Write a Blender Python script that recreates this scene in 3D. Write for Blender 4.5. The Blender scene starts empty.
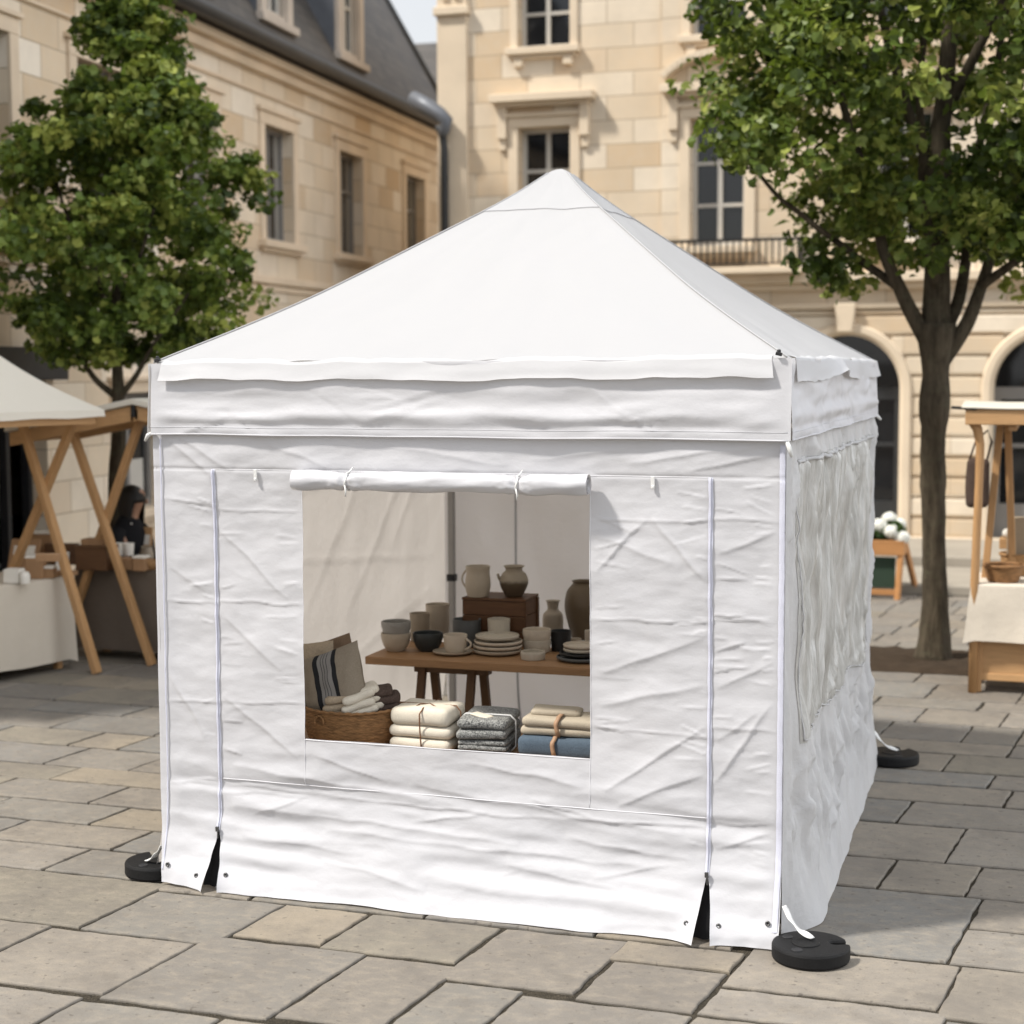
import bpy, bmesh, math, random
import numpy as np
from mathutils import Vector, Matrix, noise as mnoise

random.seed(7); RNG = np.random.default_rng(7)
PI = math.pi
scene = bpy.context.scene
COL = scene.collection

# ------------------------------------------------------------------ camera model (metres; x along the tent front, y away, z up)
F_PX, YAW, PITCH, ROLL = 1673.13, -0.31819, 0.08757, -0.004355
CAM = np.array([2.43, -6.566, 2.318])
def cam_rows():
    cy, sy = math.cos(YAW), math.sin(YAW)
    fwd = np.array([sy*math.cos(PITCH), cy*math.cos(PITCH), -math.sin(PITCH)])
    right = np.array([cy, -sy, 0.0]); up = np.cross(right, fwd)
    c, s = math.cos(ROLL), math.sin(ROLL)
    return np.array([c*right+s*up, -(-s*right+c*up), fwd])
ROWS = cam_rows()
def ray(px, py): return ROWS.T @ np.array([(px-512)/F_PX, (py-512)/F_PX, 1.0])
def onz(px, py, z=0.0):
    r = ray(px, py); return CAM + r*(z-CAM[2])/r[2]
def ony(px, py, y):
    r = ray(px, py); return CAM + r*(y-CAM[1])/r[1]
def onx(px, py, x):
    r = ray(px, py); return CAM + r*(x-CAM[0])/r[0]

# ------------------------------------------------------------------ numpy noise
def _h(ix, iy, s):
    n = (ix.astype(np.int64)*374761393 + iy.astype(np.int64)*668265263 + s*982451653) & 0x7fffffff
    n = ((n ^ (n >> 13))*1274126177) & 0x7fffffff
    return ((n ^ (n >> 16)) & 0xffff)/65535.0
def vn(x, y, s=0):
    x = np.asarray(x, float); y = np.asarray(y, float)
    ix, iy = np.floor(x), np.floor(y); fx, fy = x-ix, y-iy
    ux, uy = fx*fx*fx*(fx*(fx*6-15)+10), fy*fy*fy*(fy*(fy*6-15)+10)
    def g(dx, dy):
        a = _h(ix+dx, iy+dy, s)*2*PI
        return np.cos(a)*(fx-dx)+np.sin(a)*(fy-dy)
    return ((g(0,0)*(1-ux)+g(1,0)*ux)*(1-uy)+(g(0,1)*(1-ux)+g(1,1)*ux)*uy)*1.4
def fbm(x, y, s=0, o=4):
    t = 0; a = 1.0
    for i in range(o):
        t = t + a*vn(np.asarray(x)*2**i, np.asarray(y)*2**i, s+i*17); a *= .5
    return t
def sstep(a, b, x):
    t = np.clip((np.asarray(x, float)-a)/(b-a), 0, 1); return t*t*(3-2*t)
def creases(u, v, segs):
    """sum of soft fold lines; segs = (u0,v0,u1,v1,width,amp)"""
    out = np.zeros(np.broadcast(u, v).shape)
    for (a, b, c, d, w, am) in segs:
        L = math.hypot(c-a, d-b)
        if L < 1e-6: continue
        tx, ty = (c-a)/L, (d-b)/L
        wob = .011*vn((u+v)*4, (u-v)*4+a*9, 91)
        t = ((u-a)*tx+(v-b)*ty)/L
        q = -(u-a)*ty+(v-b)*tx+wob
        m = np.clip(t, 0, 1); f = np.sqrt(np.clip(4*m*(1-m), 0, 1))
        f = np.where((t > 0) & (t < 1), f, 0)
        out += am*f*(np.exp(-np.abs(q)/w) + .35*np.tanh(q/w)*np.exp(-np.abs(q)/(4.5*w)))
    return out

# ------------------------------------------------------------------ mesh helpers
class MB:
    def __init__(s): s.v = []; s.f = []
    def add(s, V, F):
        o = len(s.v); s.v += [tuple(map(float, p)) for p in V]; s.f += [tuple(o+i for i in f) for f in F]; return s
    def box(s, c, d, rot=None, taper=None):
        hx, hy, hz = d[0]/2, d[1]/2, d[2]/2
        P = [Vector((x*hx, y*hy, z*hz)) for z in (-1, 1) for y in (-1, 1) for x in (-1, 1)]
        if taper:
            for p in P:
                if p.z > 0: p.x *= taper; p.y *= taper
        if rot is not None: P = [rot @ p for p in P]
        c = Vector(c)
        return s.add([p+c for p in P], [(0,2,3,1),(4,5,7,6),(0,1,5,4),(2,6,7,3),(0,4,6,2),(1,3,7,5)])
    def beam(s, a, b, w, h, up=(0,0,1)):
        a, b = Vector(a), Vector(b); z = (b-a); L = z.length; z.normalize()
        x = Vector(up).cross(z)
        if x.length < 1e-4: x = Vector((1,0,0)).cross(z)
        x.normalize(); y = z.cross(x)
        R = Matrix((x, y, z)).transposed()
        return s.box((a+b)/2, (w, h, L), R)
    def tube(s, path, r, n=8, cap=True, closed=False):
        path = [Vector(p) for p in path]; m = len(path)
        rs = r if isinstance(r, (list, tuple, np.ndarray)) else [r]*m
        V = []; F = []; up = None
        for i, p in enumerate(path):
            if closed: t = path[(i+1) % m]-path[i-1]
            else: t = path[min(i+1, m-1)]-path[max(i-1, 0)]
            if t.length < 1e-9: t = Vector((0,0,1))
            t.normalize()
            if up is None:
                up = Vector((0,0,1)) if abs(t.z) < .9 else Vector((1,0,0))
            x = up.cross(t)
            if x.length < 1e-5: x = Vector((1,0,0)).cross(t)
            x.normalize(); y = t.cross(x); up = y
            for k in range(n):
                a = 2*PI*k/n; V.append(p+(x*math.cos(a)+y*math.sin(a))*rs[i])
        M = m if closed else m-1
        for i in range(M):
            for k in range(n):
                a, b = i*n+k, i*n+(k+1) % n; j = (i+1) % m
                F.append((a, b, j*n+(k+1) % n, j*n+k))
        if cap and not closed: F += [tuple(range(n))[::-1], tuple((m-1)*n+k for k in range(n))]
        return s.add(V, F)
    def lathe(s, prof, c=(0,0,0), n=40, sx=1.0, sy=1.0, fn=None):
        V = []; F = []; m = len(prof)
        for i, (r, z) in enumerate(prof):
            for k in range(n):
                a = 2*PI*k/n; rr = r if fn is None else fn(r, z, a)
                V.append((c[0]+rr*math.cos(a)*sx, c[1]+rr*math.sin(a)*sy, c[2]+z))
        for i in range(m-1):
            for k in range(n):
                F.append((i*n+k, i*n+(k+1) % n, (i+1)*n+(k+1) % n, (i+1)*n+k))
        if prof[0][0] > 1e-5: F.append(tuple(range(n))[::-1])
        if prof[-1][0] > 1e-5: F.append(tuple((m-1)*n+k for k in range(n)))
        return s.add(V, F)
    def grid(s, P, flip=False, mask=None):
        """P: array (nu,nv,3)"""
        nu, nv = P.shape[:2]; F = []
        for i in range(nu-1):
            for j in range(nv-1):
                if mask is not None and not mask[i, j]: continue
                a = i*nv+j; q = (a, a+nv, a+nv+1, a+1)
                F.append(q[::-1] if flip else q)
        return s.add(P.reshape(-1, 3), F)
    def build(s, name, mat, parent=None, smooth=False, bevel=0, solid=0, auto=None, loc=None):
        me = bpy.data.meshes.new(name); me.from_pydata(s.v, [], s.f); me.validate()
        bm = bmesh.new(); bm.from_mesh(me)
        used = [v for v in bm.verts if not v.link_faces]
        bmesh.ops.delete(bm, geom=used, context='VERTS')
        bmesh.ops.recalc_face_normals(bm, faces=bm.faces) if not solid and bevel >= 0 and not smooth else None
        bm.to_mesh(me); bm.free()
        o = bpy.data.objects.new(name, me); COL.objects.link(o)
        if mat: me.materials.append(mat)
        if smooth: me.polygons.foreach_set('use_smooth', [True]*len(me.polygons))
        if parent: o.parent = parent
        if loc is not None: o.location = loc
        if bevel > 0:
            m = o.modifiers.new('bevel', 'BEVEL'); m.width = bevel; m.segments = 2; m.limit_method = 'ANGLE'; m.angle_limit = math.radians(40)
        if solid:
            m = o.modifiers.new('solid', 'SOLIDIFY'); m.thickness = solid; m.offset = 0
        return o
def rot(x=0, y=0, z=0): return Matrix.Rotation(z, 3, 'Z') @ Matrix.Rotation(y, 3, 'Y') @ Matrix.Rotation(x, 3, 'X')
def rbox(w, d, h, r, n=10, nz=6, disp=0, seed=0, fs=9):
    """rounded box grid, lumpy when disp>0; centred on its base"""
    mb = MB(); pts = {}
    V = []; F = []
    def key(i, j, k): return (i, j, k)
    N = (n, n, nz)
    def vert(i, j, k):
        q = (i, j, k)
        if q in pts: return pts[q]
        p = np.array([(i/n-.5)*w, (j/n-.5)*d, (k/nz-.5)*h])
        lim = np.array([w/2-r, d/2-r, h/2-r]); c = np.clip(p, -lim, lim); dv = p-c
        L = np.linalg.norm(dv)
        if L > 1e-9: dv = dv/L; p = c+dv*r
        if disp:
            nn = mnoise.noise_vector(Vector(p*fs)+Vector((seed*3.1, seed*7.7, 0)))
            p = p+np.array(nn)*disp
        p[2] += h/2
        pts[q] = len(V); V.append(p); return pts[q]
    for (ax, bx, cx) in ((0,1,2), (1,2,0), (2,0,1)):
        for side in (0, 1):
            for a in range(N[ax]):
                for b in range(N[bx]):
                    q = []
                    for da, db in ((0,0),(1,0),(1,1),(0,1)):
                        i = [0,0,0]; i[ax] = a+da; i[bx] = b+db; i[cx] = N[cx]*side
                        q.append(vert(*i))
                    F.append(q if side else q[::-1])
    return mb.add(V, F)
def tag(o, label=None, cat=None, group=None, kind=None):
    if label: o['label'] = label
    if cat: o['category'] = cat
    if group: o['group'] = group
    if kind: o['kind'] = kind
    return o
def thing(name, label, cat, loc=(0,0,0), rz=0.0, group=None):
    o = bpy.data.objects.new(name, None); COL.objects.link(o); o.empty_display_size = .1
    o.location = loc; o.rotation_euler = (0, 0, rz)
    return tag(o, label, cat, group)

# ------------------------------------------------------------------ materials
class NT:
    def __init__(s, name):
        s.m = bpy.data.materials.new(name); s.m.use_nodes = True
        s.t = s.m.node_tree; s.t.nodes.clear(); s.out = s.n('ShaderNodeOutputMaterial')
    def n(s, kind, **kw):
        d = s.t.nodes.new(kind)
        for k, v in kw.items():
            if k in d.inputs.keys(): d.inputs[k].default_value = v
            else: setattr(d, k, v)
        return d
    def l(s, a, b): s.t.links.new(a, b)
    def coord(s, kind='Object', scale=(1,1,1), rotation=(0,0,0)):
        c = s.n('ShaderNodeTexCoord'); m = s.n('ShaderNodeMapping'); m.inputs['Scale'].default_value = scale; m.inputs['Rotation'].default_value = rotation
        s.l(c.outputs[kind], m.inputs['Vector']); return m.outputs[0]
    def noise(s, vec, scale, detail=4, rough=.55):
        d = s.n('ShaderNodeTexNoise'); d.inputs['Scale'].default_value = scale; d.inputs['Detail'].default_value = detail; d.inputs['Roughness'].default_value = rough
        if vec is not None: s.l(vec, d.inputs['Vector'])
        return d.outputs['Fac']
    def ramp(s, fac, stops):
        r = s.n('ShaderNodeValToRGB'); e = r.color_ramp.elements
        while len(e) < len(stops): e.new(.5)
        for i, (p, c) in enumerate(stops):
            e[i].position = p; e[i].color = (c[0], c[1], c[2], 1) if hasattr(c, '__len__') else (c, c, c, 1)
        s.l(fac, r.inputs[0]); return r.outputs[0]
    def mix(s, fac, a, b, mode='MIX'):
        d = s.n('ShaderNodeMix', data_type='RGBA', blend_type=mode)
        for sock, v in ((d.inputs[0], fac), (d.inputs[6], a), (d.inputs[7], b)):
            if isinstance(v, bpy.types.NodeSocket): s.l(v, sock)
            elif hasattr(v, '__len__'): sock.default_value = (v[0], v[1], v[2], 1)
            else: sock.default_value = v
        return d.outputs[2]
    def math(s, op, a, b=0.0):
        d = s.n('ShaderNodeMath', operation=op)
        for i, v in enumerate((a, b)):
            if isinstance(v, bpy.types.NodeSocket): s.l(v, d.inputs[i])
            else: d.inputs[i].default_value = v
        return d.outputs[0]
    def bump(s, h, strength=.3, dist=.01, normal=None):
        b = s.n('ShaderNodeBump'); b.inputs['Strength'].default_value = strength; b.inputs['Distance'].default_value = dist
        s.l(h, b.inputs['Height'])
        if normal is not None: s.l(normal, b.inputs['Normal'])
        return b.outputs[0]
    def pbsdf(s, col, rough=.6, normal=None, spec=.4, metal=0):
        p = s.n('ShaderNodeBsdfPrincipled')
        for nm, v in (('Base Color', col), ('Roughness', rough), ('Metallic', metal), ('Specular IOR Level', spec)):
            if isinstance(v, bpy.types.NodeSocket): s.l(v, p.inputs[nm])
            elif hasattr(v, '__len__'): p.inputs[nm].default_value = (v[0], v[1], v[2], 1)
            else: p.inputs[nm].default_value = v
        if normal is not None: s.l(normal, p.inputs['Normal'])
        return p.outputs[0]
    def done(s, sh): s.l(sh, s.out.inputs[0]); return s.m
def sc(c, k): return tuple(min(1, x*k) for x in c)
def plain(name, col, rough=.6, var=.15, vs=6, bump=.15, bs=60, spec=.4, metal=0, stretch=(1,1,1), bd=.004):
    t = NT(name); v = t.coord('Object', stretch)
    c = t.mix(t.noise(v, vs, 5), sc(col, 1-var), sc(col, 1+var))
    nm = t.bump(t.noise(v, bs, 3), bump, bd) if bump else None
    return t.done(t.pbsdf(c, rough, nm, spec, metal))
def wood(name, col, axis=0, var=.35, rough=.55, scale=1.0):
    t = NT(name); s = [14*scale]*3; s[axis] = .9*scale
    v = t.coord('Object', s)
    a = t.noise(v, 2.2, 6, .6); b = t.noise(t.coord('Object', [x*3.5 for x in s]), 3, 3)
    c = t.mix(a, sc(col, 1-var), sc(col, 1+var*.8)); c = t.mix(t.ramp(b, [(.45, 0), (.7, .5)]), c, sc(col, .62))
    return t.done(t.pbsdf(c, rough, t.bump(b, .25, .002), .35))
def fabric_white(name, col=(.625,.628,.662), tr=.2, bscale=1.0, bstr=.14, trcol=(.74,.71,.66)):
    t = NT(name); v = t.coord('Object')
    n1 = t.noise(v, 7*bscale, 6, .55); n2 = t.noise(t.coord('Object', (1.5,1.5,2.2)), 11*bscale, 5, .6); n3 = t.noise(v, 420, 2)
    h = t.math('ADD', t.math('MULTIPLY', n1, 1.0), t.math('ADD', t.math('MULTIPLY', n2, .6), t.math('MULTIPLY', n3, .03)))
    nm = t.bump(h, bstr, .022)
    c = t.mix(t.noise(v, 1.7, 3), sc(col, .965), col)
    d = t.pbsdf(c, .62, nm, .25)
    tl = t.n('ShaderNodeBsdfTranslucent'); tl.inputs['Color'].default_value = (*trcol, 1); t.l(nm, tl.inputs['Normal'])
    mx = t.n('ShaderNodeMixShader'); mx.inputs[0].default_value = tr; t.l(d, mx.inputs[1]); t.l(tl.outputs[0], mx.inputs[2])
    return t.done(mx.outputs[0])
def textile(name, col, var=.18, ws=320, rough=.9, col2=None):
    t = NT(name); v = t.coord('Object')
    w = t.noise(v, ws, 2, .7); c = t.mix(t.ramp(w, [(.35, 0), (.65, 1)]), sc(col, 1-var), col2 or sc(col, 1+var))
    c = t.mix(t.math('MULTIPLY', t.noise(v, 6, 3), .5), c, sc(col, .82))
    nm = t.bump(t.math('ADD', w, t.math('MULTIPLY', t.noise(v, 18, 4), 2.0)), .45, .004)
    return t.done(t.pbsdf(c, rough, nm, .15))
def ceramic(name, col, speck=.5, rough=.5, col2=None, zsplit=None, soft=.01):
    t = NT(name); v = t.coord('Object')
    c = t.mix(t.noise(v, 14, 4), sc(col, .86), sc(col, 1.1))
    if col2:
        sx = t.n('ShaderNodeSeparateXYZ'); t.l(t.coord('Object'), sx.inputs[0])
        z = t.math('ADD', sx.outputs[2], t.math('MULTIPLY', t.noise(v, 25, 3), .02))
        f = t.n('ShaderNodeMapRange'); f.inputs['From Min'].default_value = zsplit+.01-soft; f.inputs['From Max'].default_value = zsplit+.01+soft; t.l(z, f.inputs['Value'])
        c = t.mix(f.outputs[0], col2, c)
    sp = t.ramp(t.noise(v, 210, 2, .6), [(.30, 1), (.36, 0)])
    c = t.mix(t.math('MULTIPLY', sp, speck), c, sc(col, .3))
    rings = t.noise(t.coord('Object', (3, 3, 90)), 1.4, 2)
    return t.done(t.pbsdf(c, rough, t.bump(rings, .25, .003), .45))
def ashlar(name, axis, cols, bw=.72, rh=.34, mort=.006, bump=.5):
    """axis: which object axis runs along the wall ('x' or 'y')"""
    t = NT(name); co = t.n('ShaderNodeTexCoord'); sp = t.n('ShaderNodeSeparateXYZ'); t.l(co.outputs['Object'], sp.inputs[0])
    cb = t.n('ShaderNodeCombineXYZ'); t.l(sp.outputs[0 if axis == 'x' else 1], cb.inputs[0]); t.l(sp.outputs[2], cb.inputs[1])
    b = t.n('ShaderNodeTexBrick'); t.l(cb.outputs[0], b.inputs['Vector'])
    b.offset = .5; b.inputs['Scale'].default_value = 1; b.inputs['Brick Width'].default_value = bw; b.inputs['Row Height'].default_value = rh
    b.inputs['Mortar Size'].default_value = mort; b.inputs['Mortar Smooth'].default_value = .3; b.inputs['Bias'].default_value = 0
    b.inputs['Color1'].default_value = (0, 0, 0, 1); b.inputs['Color2'].default_value = (1, 1, 1, 1); b.inputs['Mortar'].default_value = (.5, .5, .5, 1)
    c = t.ramp(b.outputs['Color'], [(0, cols[0]), (.3, cols[1]), (.55, cols[2]), (.8, cols[3]), (1, cols[4])])
    v = co.outputs['Object']
    n = t.noise(v, 1.1, 6, .6); m = t.noise(v, 9, 5, .6)
    c = t.mix(t.ramp(n, [(.38, 0), (.75, .5)]), c, sc(cols[2], .62)); c = t.mix(t.ramp(m, [(.42, .0), (.8, .35)]), c, sc(cols[3], .78))
    c = t.mix(t.math('MULTIPLY', b.outputs['Fac'], .8), c, sc(cols[0], .5))
    h = t.math('SUBTRACT', t.math('MULTIPLY', t.noise(v, 30, 4), .25), b.outputs['Fac'])
    return t.done(t.pbsdf(c, .85, t.bump(h, bump, .012), .2))

M = {}
M['fabric'] = fabric_white('white_polyester')
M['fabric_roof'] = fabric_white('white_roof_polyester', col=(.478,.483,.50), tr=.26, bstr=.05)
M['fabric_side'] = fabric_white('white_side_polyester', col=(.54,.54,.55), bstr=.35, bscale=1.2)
M['fabric_in'] = fabric_white('white_lining', tr=.42, bstr=.2, col=(.60,.585,.575), trcol=(.76,.72,.685))
M['fabric_back'] = fabric_white('white_back_lining', tr=.6, bstr=.2, col=(.64,.625,.625), trcol=(.84,.81,.81))
M['zip'] = plain('pale_zip_tape', (.60,.61,.71), .5, .06, 60, .5, 500)
M['piping'] = plain('white_piping', (.68,.68,.71), .5, .03, 10, 0)
M['seam'] = plain('seam_thread', (.42,.42,.44), .7, .05, 10, 0)
M['steel'] = plain('grey_steel', (.30,.29,.28), .38, .1, 20, .05, metal=.7)
M['black_plastic'] = plain('black_plastic', (.018,.018,.020), .5, .3, 30, .2, 200)
M['rubber'] = plain('black_rubber', (.0085,.0085,.009), .6, .4, 14, .35, 160, .22)
M['eyelet'] = plain('eyelet_metal', (.12,.12,.12), .35, .1, 30, 0, metal=.8)
M['strap'] = plain('white_strap', (.66,.66,.65), .7, .08, 40, .3, 500)
# ================================================================== SETTING
def paving_material():
    t = NT('sandstone_flags'); at = t.n('ShaderNodeAttribute', attribute_name='tone'); v = t.coord('Object')
    n1 = t.noise(v, 2.6, 9, .68); n2 = t.noise(t.coord('Object', (1, 1.35, 1)), 13, 8, .7); n3 = t.noise(v, 150, 4, .75)
    c = t.mix(t.ramp(n1, [(.38, 0), (.72, .5)]), at.outputs['Color'], (.165, .148, .128), 'MIX')
    c = t.mix(t.ramp(n2, [(.46, 0), (.66, .42)]), c, (.32, .275, .215))
    c = t.mix(t.ramp(t.noise(v, 1.3, 5, .7), [(.46, 0), (.66, .5)]), c, (.135, .122, .108))
    c = t.mix(t.ramp(t.noise(v, 5.5, 8, .75), [(.54, 0), (.70, .45)]), c, (.12, .105, .088))
    c = t.mix(t.ramp(n3, [(.30, .6), (.46, 0)]), c, (.105, .092, .078))
    c = t.mix(t.ramp(t.noise(v, 26, 3, .5), [(.64, 0), (.70, .65)]), c, (.09, .08, .068))
    h = t.math('ADD', t.math('MULTIPLY', n1, 1.2), t.math('ADD', t.math('MULTIPLY', n2, .7), t.math('MULTIPLY', n3, .22)))
    return t.done(t.pbsdf(c, t.ramp(n2, [(.3, .62), (.8, .86)]), t.bump(h, .6, .009), .25))
def grit_material():
    t = NT('joint_grit'); v = t.coord('Object'); vo = t.n('ShaderNodeTexVoronoi'); vo.inputs['Scale'].default_value = 120; t.l(v, vo.inputs['Vector'])
    c = t.mix(vo.outputs['Color'], (.035, .03, .024), (.115, .095, .07)); c = t.mix(t.noise(v, 4, 4), c, (.03, .028, .022))
    return t.done(t.pbsdf(c, .95, t.bump(vo.outputs['Distance'], .8, .012), .1))
M['flag'] = paving_material(); M['grit'] = grit_material()

SK = .11
slabs = []
def slab_row(y0, y1, cuts):
    for a, b in zip(cuts[:-1], cuts[1:]): slabs.append((a, b, y0, y1))
def rcuts(x0, x1, lo=.42, hi=.85):
    c = [x0]
    while c[-1] < x1-.3: c.append(c[-1]+random.uniform(lo, hi))
    c[-1] = x1
    if len(c) > 2 and c[-1]-c[-2] < .25: c.pop(-2)
    return c
# foreground, flag by flag
slabs += [(-2.30,-1.37,-.70,-.06), (-1.37,-.74,-.72,-.16), (-.74,-.335,-.60,-.16), (-.335,.25,-.62,-.16), (.25,.79,-.79,-.16),
          (.79,1.24,-.84,-.40), (.79,1.28,-.40,-.16), (1.24,2.08,-.84,-.545), (1.28,2.08,-.545,-.045), (2.072,2.9,-.62,-.045), (2.06,2.7,-1.0,-.62),
          (-2.24,-1.55,-1.26,-.70), (-1.55,-.87,-1.33,-.72), (-.87,-.175,-1.36,-.61), (-.175,.235,-1.32,-.63), (.235,.55,-1.32,-.80), (.55,1.2,-1.38,-.845), (1.2,1.72,-1.38,-.845), (1.72,2.08,-1.38,-.845),
          (-2.0,-1.42,-1.82,-1.27), (-1.42,-.98,-1.80,-1.34), (-.98,-.4,-1.80,-1.37), (-.4,.1,-1.85,-1.37), (.1,.75,-1.85,-1.33), (.75,1.4,-1.85,-1.39), (1.4,2.0,-1.85,-1.39)]
slab_row(-.70, -.06, rcuts(-8, -2.30)); slab_row(-1.26, -.70, rcuts(-8, -2.24)); slab_row(-1.82, -1.27, rcuts(-8, -2.0))
slab_row(-.62, -.045, rcuts(2.9, 9)); slab_row(-1.0, -.62, rcuts(2.7, 9)); slab_row(-1.38, -1.0, rcuts(2.08, 9)); slab_row(-1.85, -1.38, rcuts(2.0, 9))
y = -1.84
while y > -7.5:
    h = random.uniform(.45, .66); slab_row(y-h, y, rcuts(-7, 8)); y -= h
# left of the tent
yl = [-.06, .32, .68, 1.04, 1.42, 1.74, 2.2, 2.6, 3.05, 3.4, 3.9, 4.35, 4.75, 5.2, 5.8]
lc = {1: -1.87, 2: -2.22, 0: -2.0, 3: -2.45, 4: -2.95}
for i, (a, b) in enumerate(zip(yl[:-1], yl[1:])):
    q = lc.get(i, -1.9-random.random()*.5)
    slab_row(a, b, rcuts(-13, q-.7)[:-1]+[q-.72, q, -1.38])
# right of the tent
for a, b, c in [(-.045,.82,[1.4,2.1]), (-.045,.40,[2.077,2.85]), (.40,.82,[2.124,2.65]), (.82,1.30,[1.3,1.715,2.095,2.8]), (1.30,1.94,[1.25,1.985,2.6]), (1.94,2.40,[1.2,1.695,2.5]),
                (2.40,2.78,[1.25,2.195,2.75]), (2.78,3.11,[1.2,2.095,2.6]), (3.11,3.56,[1.15,1.84,2.5]), (3.56,3.9,[1.25,2.175,2.7]), (3.9,4.42,[.8,1.40,1.90,2.22,2.8]),
                (4.42,4.9,[.9,1.58,2.11,2.7]), (4.9,5.23,[.7,1.25,1.945,2.6]), (5.23,5.8,[.9,1.59,2.2])]:
    slab_row(a, b, c); slab_row(a, b, rcuts(c[-1], 10)) if not (a == -.045 and b == .82) else None
# beneath the tent and beyond it
y = -.16
while y < 5.8:
    h = min(random.uniform(.4, .6), 5.8-y) if 5.8-y > .3 else 5.8-y
    slab_row(y, y+h, rcuts(-1.38, 1.25 if y < 3.5 else .7)); y += max(h, .05)
y = 5.8
while y < 24:
    h = random.uniform(.36, .58); slab_row(y, y+h, rcuts(-14, 11)); y += h
def build_paving():
    V = []; F = []; tones = []
    pal = [(.235,.21,.178), (.215,.198,.175), (.25,.222,.184), (.20,.19,.176), (.225,.203,.164), (.195,.190,.178), (.262,.224,.172), (.205,.184,.158), (.205,.192,.17), (.24,.218,.19)]
    for (x0, x1, y0, y1) in slabs:
        ym = (y0+y1)/2; g = .007+random.random()*.004; xm = (x0+x1)/2
        near = -2.6 < ym < 6.5 and -6 < xm < 4.5
        st = .03 if near else .3
        a, b, c, d = x0+g*.8, x1-g*.8, y0+g*1.7, y1-g*1.7
        if b-a < .06 or d-c < .06: continue
        P = []
        for (p, q) in (((a,c),(b,c)), ((b,c),(b,d)), ((b,d),(a,d)), ((a,d),(a,c))):
            n = max(1, int(math.hypot(q[0]-p[0], q[1]-p[1])/st))
            for k in range(n): P.append((p[0]+(q[0]-p[0])*k/n, p[1]+(q[1]-p[1])*k/n))
        P = np.array(P); z0 = random.uniform(-.0025, .0025); tx, ty = random.uniform(-.004, .004), random.uniform(-.004, .004)
        if near:
            s = random.randint(0, 999)
            P = P+np.stack([vn(P[:,0]*9+s, P[:,1]*9, 3), vn(P[:,0]*9, P[:,1]*9+s, 5)], 1)*.008+np.stack([vn(P[:,0]*31+s, P[:,1]*31, 6), vn(P[:,0]*31, P[:,1]*31+s, 7)], 1)*.0028
        cx, cy = P.mean(0)
        ring = []
        for (sh, dz) in ((.008, 0.0), (.003, -.002), (0, -.007), (0, -.035)):
            Q = P.copy(); dx, dy = cx-P[:,0], cy-P[:,1]; hx, hy = (b-a)/2, (d-c)/2
            Q[:,0] += sh*np.clip(dx/hx*1.5, -1, 1); Q[:,1] += sh*np.clip(dy/hy*1.5, -1, 1)
            X = Q[:,0]+SK*(Q[:,1]-ym); Z = z0+tx*(Q[:,0]-cx)+ty*(Q[:,1]-cy)+dz
            ring.append(np.stack([X, Q[:,1], Z], 1))
        o = len(V); n = len(P)
        for r in ring: V += r.tolist()
        col = np.array(random.choice(pal))*random.uniform(.82, 1.0); nf = len(F)
        F.append(tuple(range(o, o+n)))
        for k in range(3):
            for i in range(n): j = (i+1) % n; F.append((o+k*n+i, o+(k+1)*n+i, o+(k+1)*n+j, o+k*n+j))
        tones += [tuple(col)]*(len(F)-nf)
    me = bpy.data.meshes.new('pavement'); me.from_pydata(V, [], F)
    at = me.attributes.new('tone', 'FLOAT_COLOR', 'FACE')
    at.data.foreach_set('color', np.array([(*t, 1) for t in tones], np.float32).ravel())
    me.materials.append(M['flag']); o = bpy.data.objects.new('pavement', me); COL.objects.link(o); tag(o, kind='structure')
build_paving()
g = MB(); g.box((0, 0, -.06), (400, 400, .096)); tag(g.build('ground', M['grit']), kind='structure')
# raised pavement with two shallow steps before the arcade
kb = MB(); kb.box((1.5, 12.6, .05), (14.2, 4.1, .10)); kb.box((1.5, 13.4, .15), (14.2, 2.4, .11))
M['step'] = plain('pale_step_stone', (.30, .27, .225), .85, .25, 2, .4, 40)
tag(kb.build('raised_pavement', M['step'], bevel=.012), kind='structure')
# bare soil round the right-hand tree
M['soil'] = plain('brown_soil', (.055, .04, .028), .95, .45, 12, .9, 90, .1, bd=.02)
nx, ny = 40, 26; xs = np.linspace(.82, 2.12, nx); ys = np.linspace(6.15, 7.2, ny); X, Y = np.meshgrid(xs, ys, indexing='ij')
edge = np.minimum(np.minimum(X-.82, 2.12-X), np.minimum(Y-6.15, 7.2-Y))
Z = .004+.035*sstep(0, .12, edge)+.012*fbm(X*9, Y*9, 4)*sstep(0, .1, edge)
P = np.stack([X+.03*vn(X*5, Y*5, 8), Y+.03*vn(X*5, Y*5, 9), Z], -1); s = MB(); s.grid(P); tag(s.build('soil', M['soil'], smooth=True), kind='structure')

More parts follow.
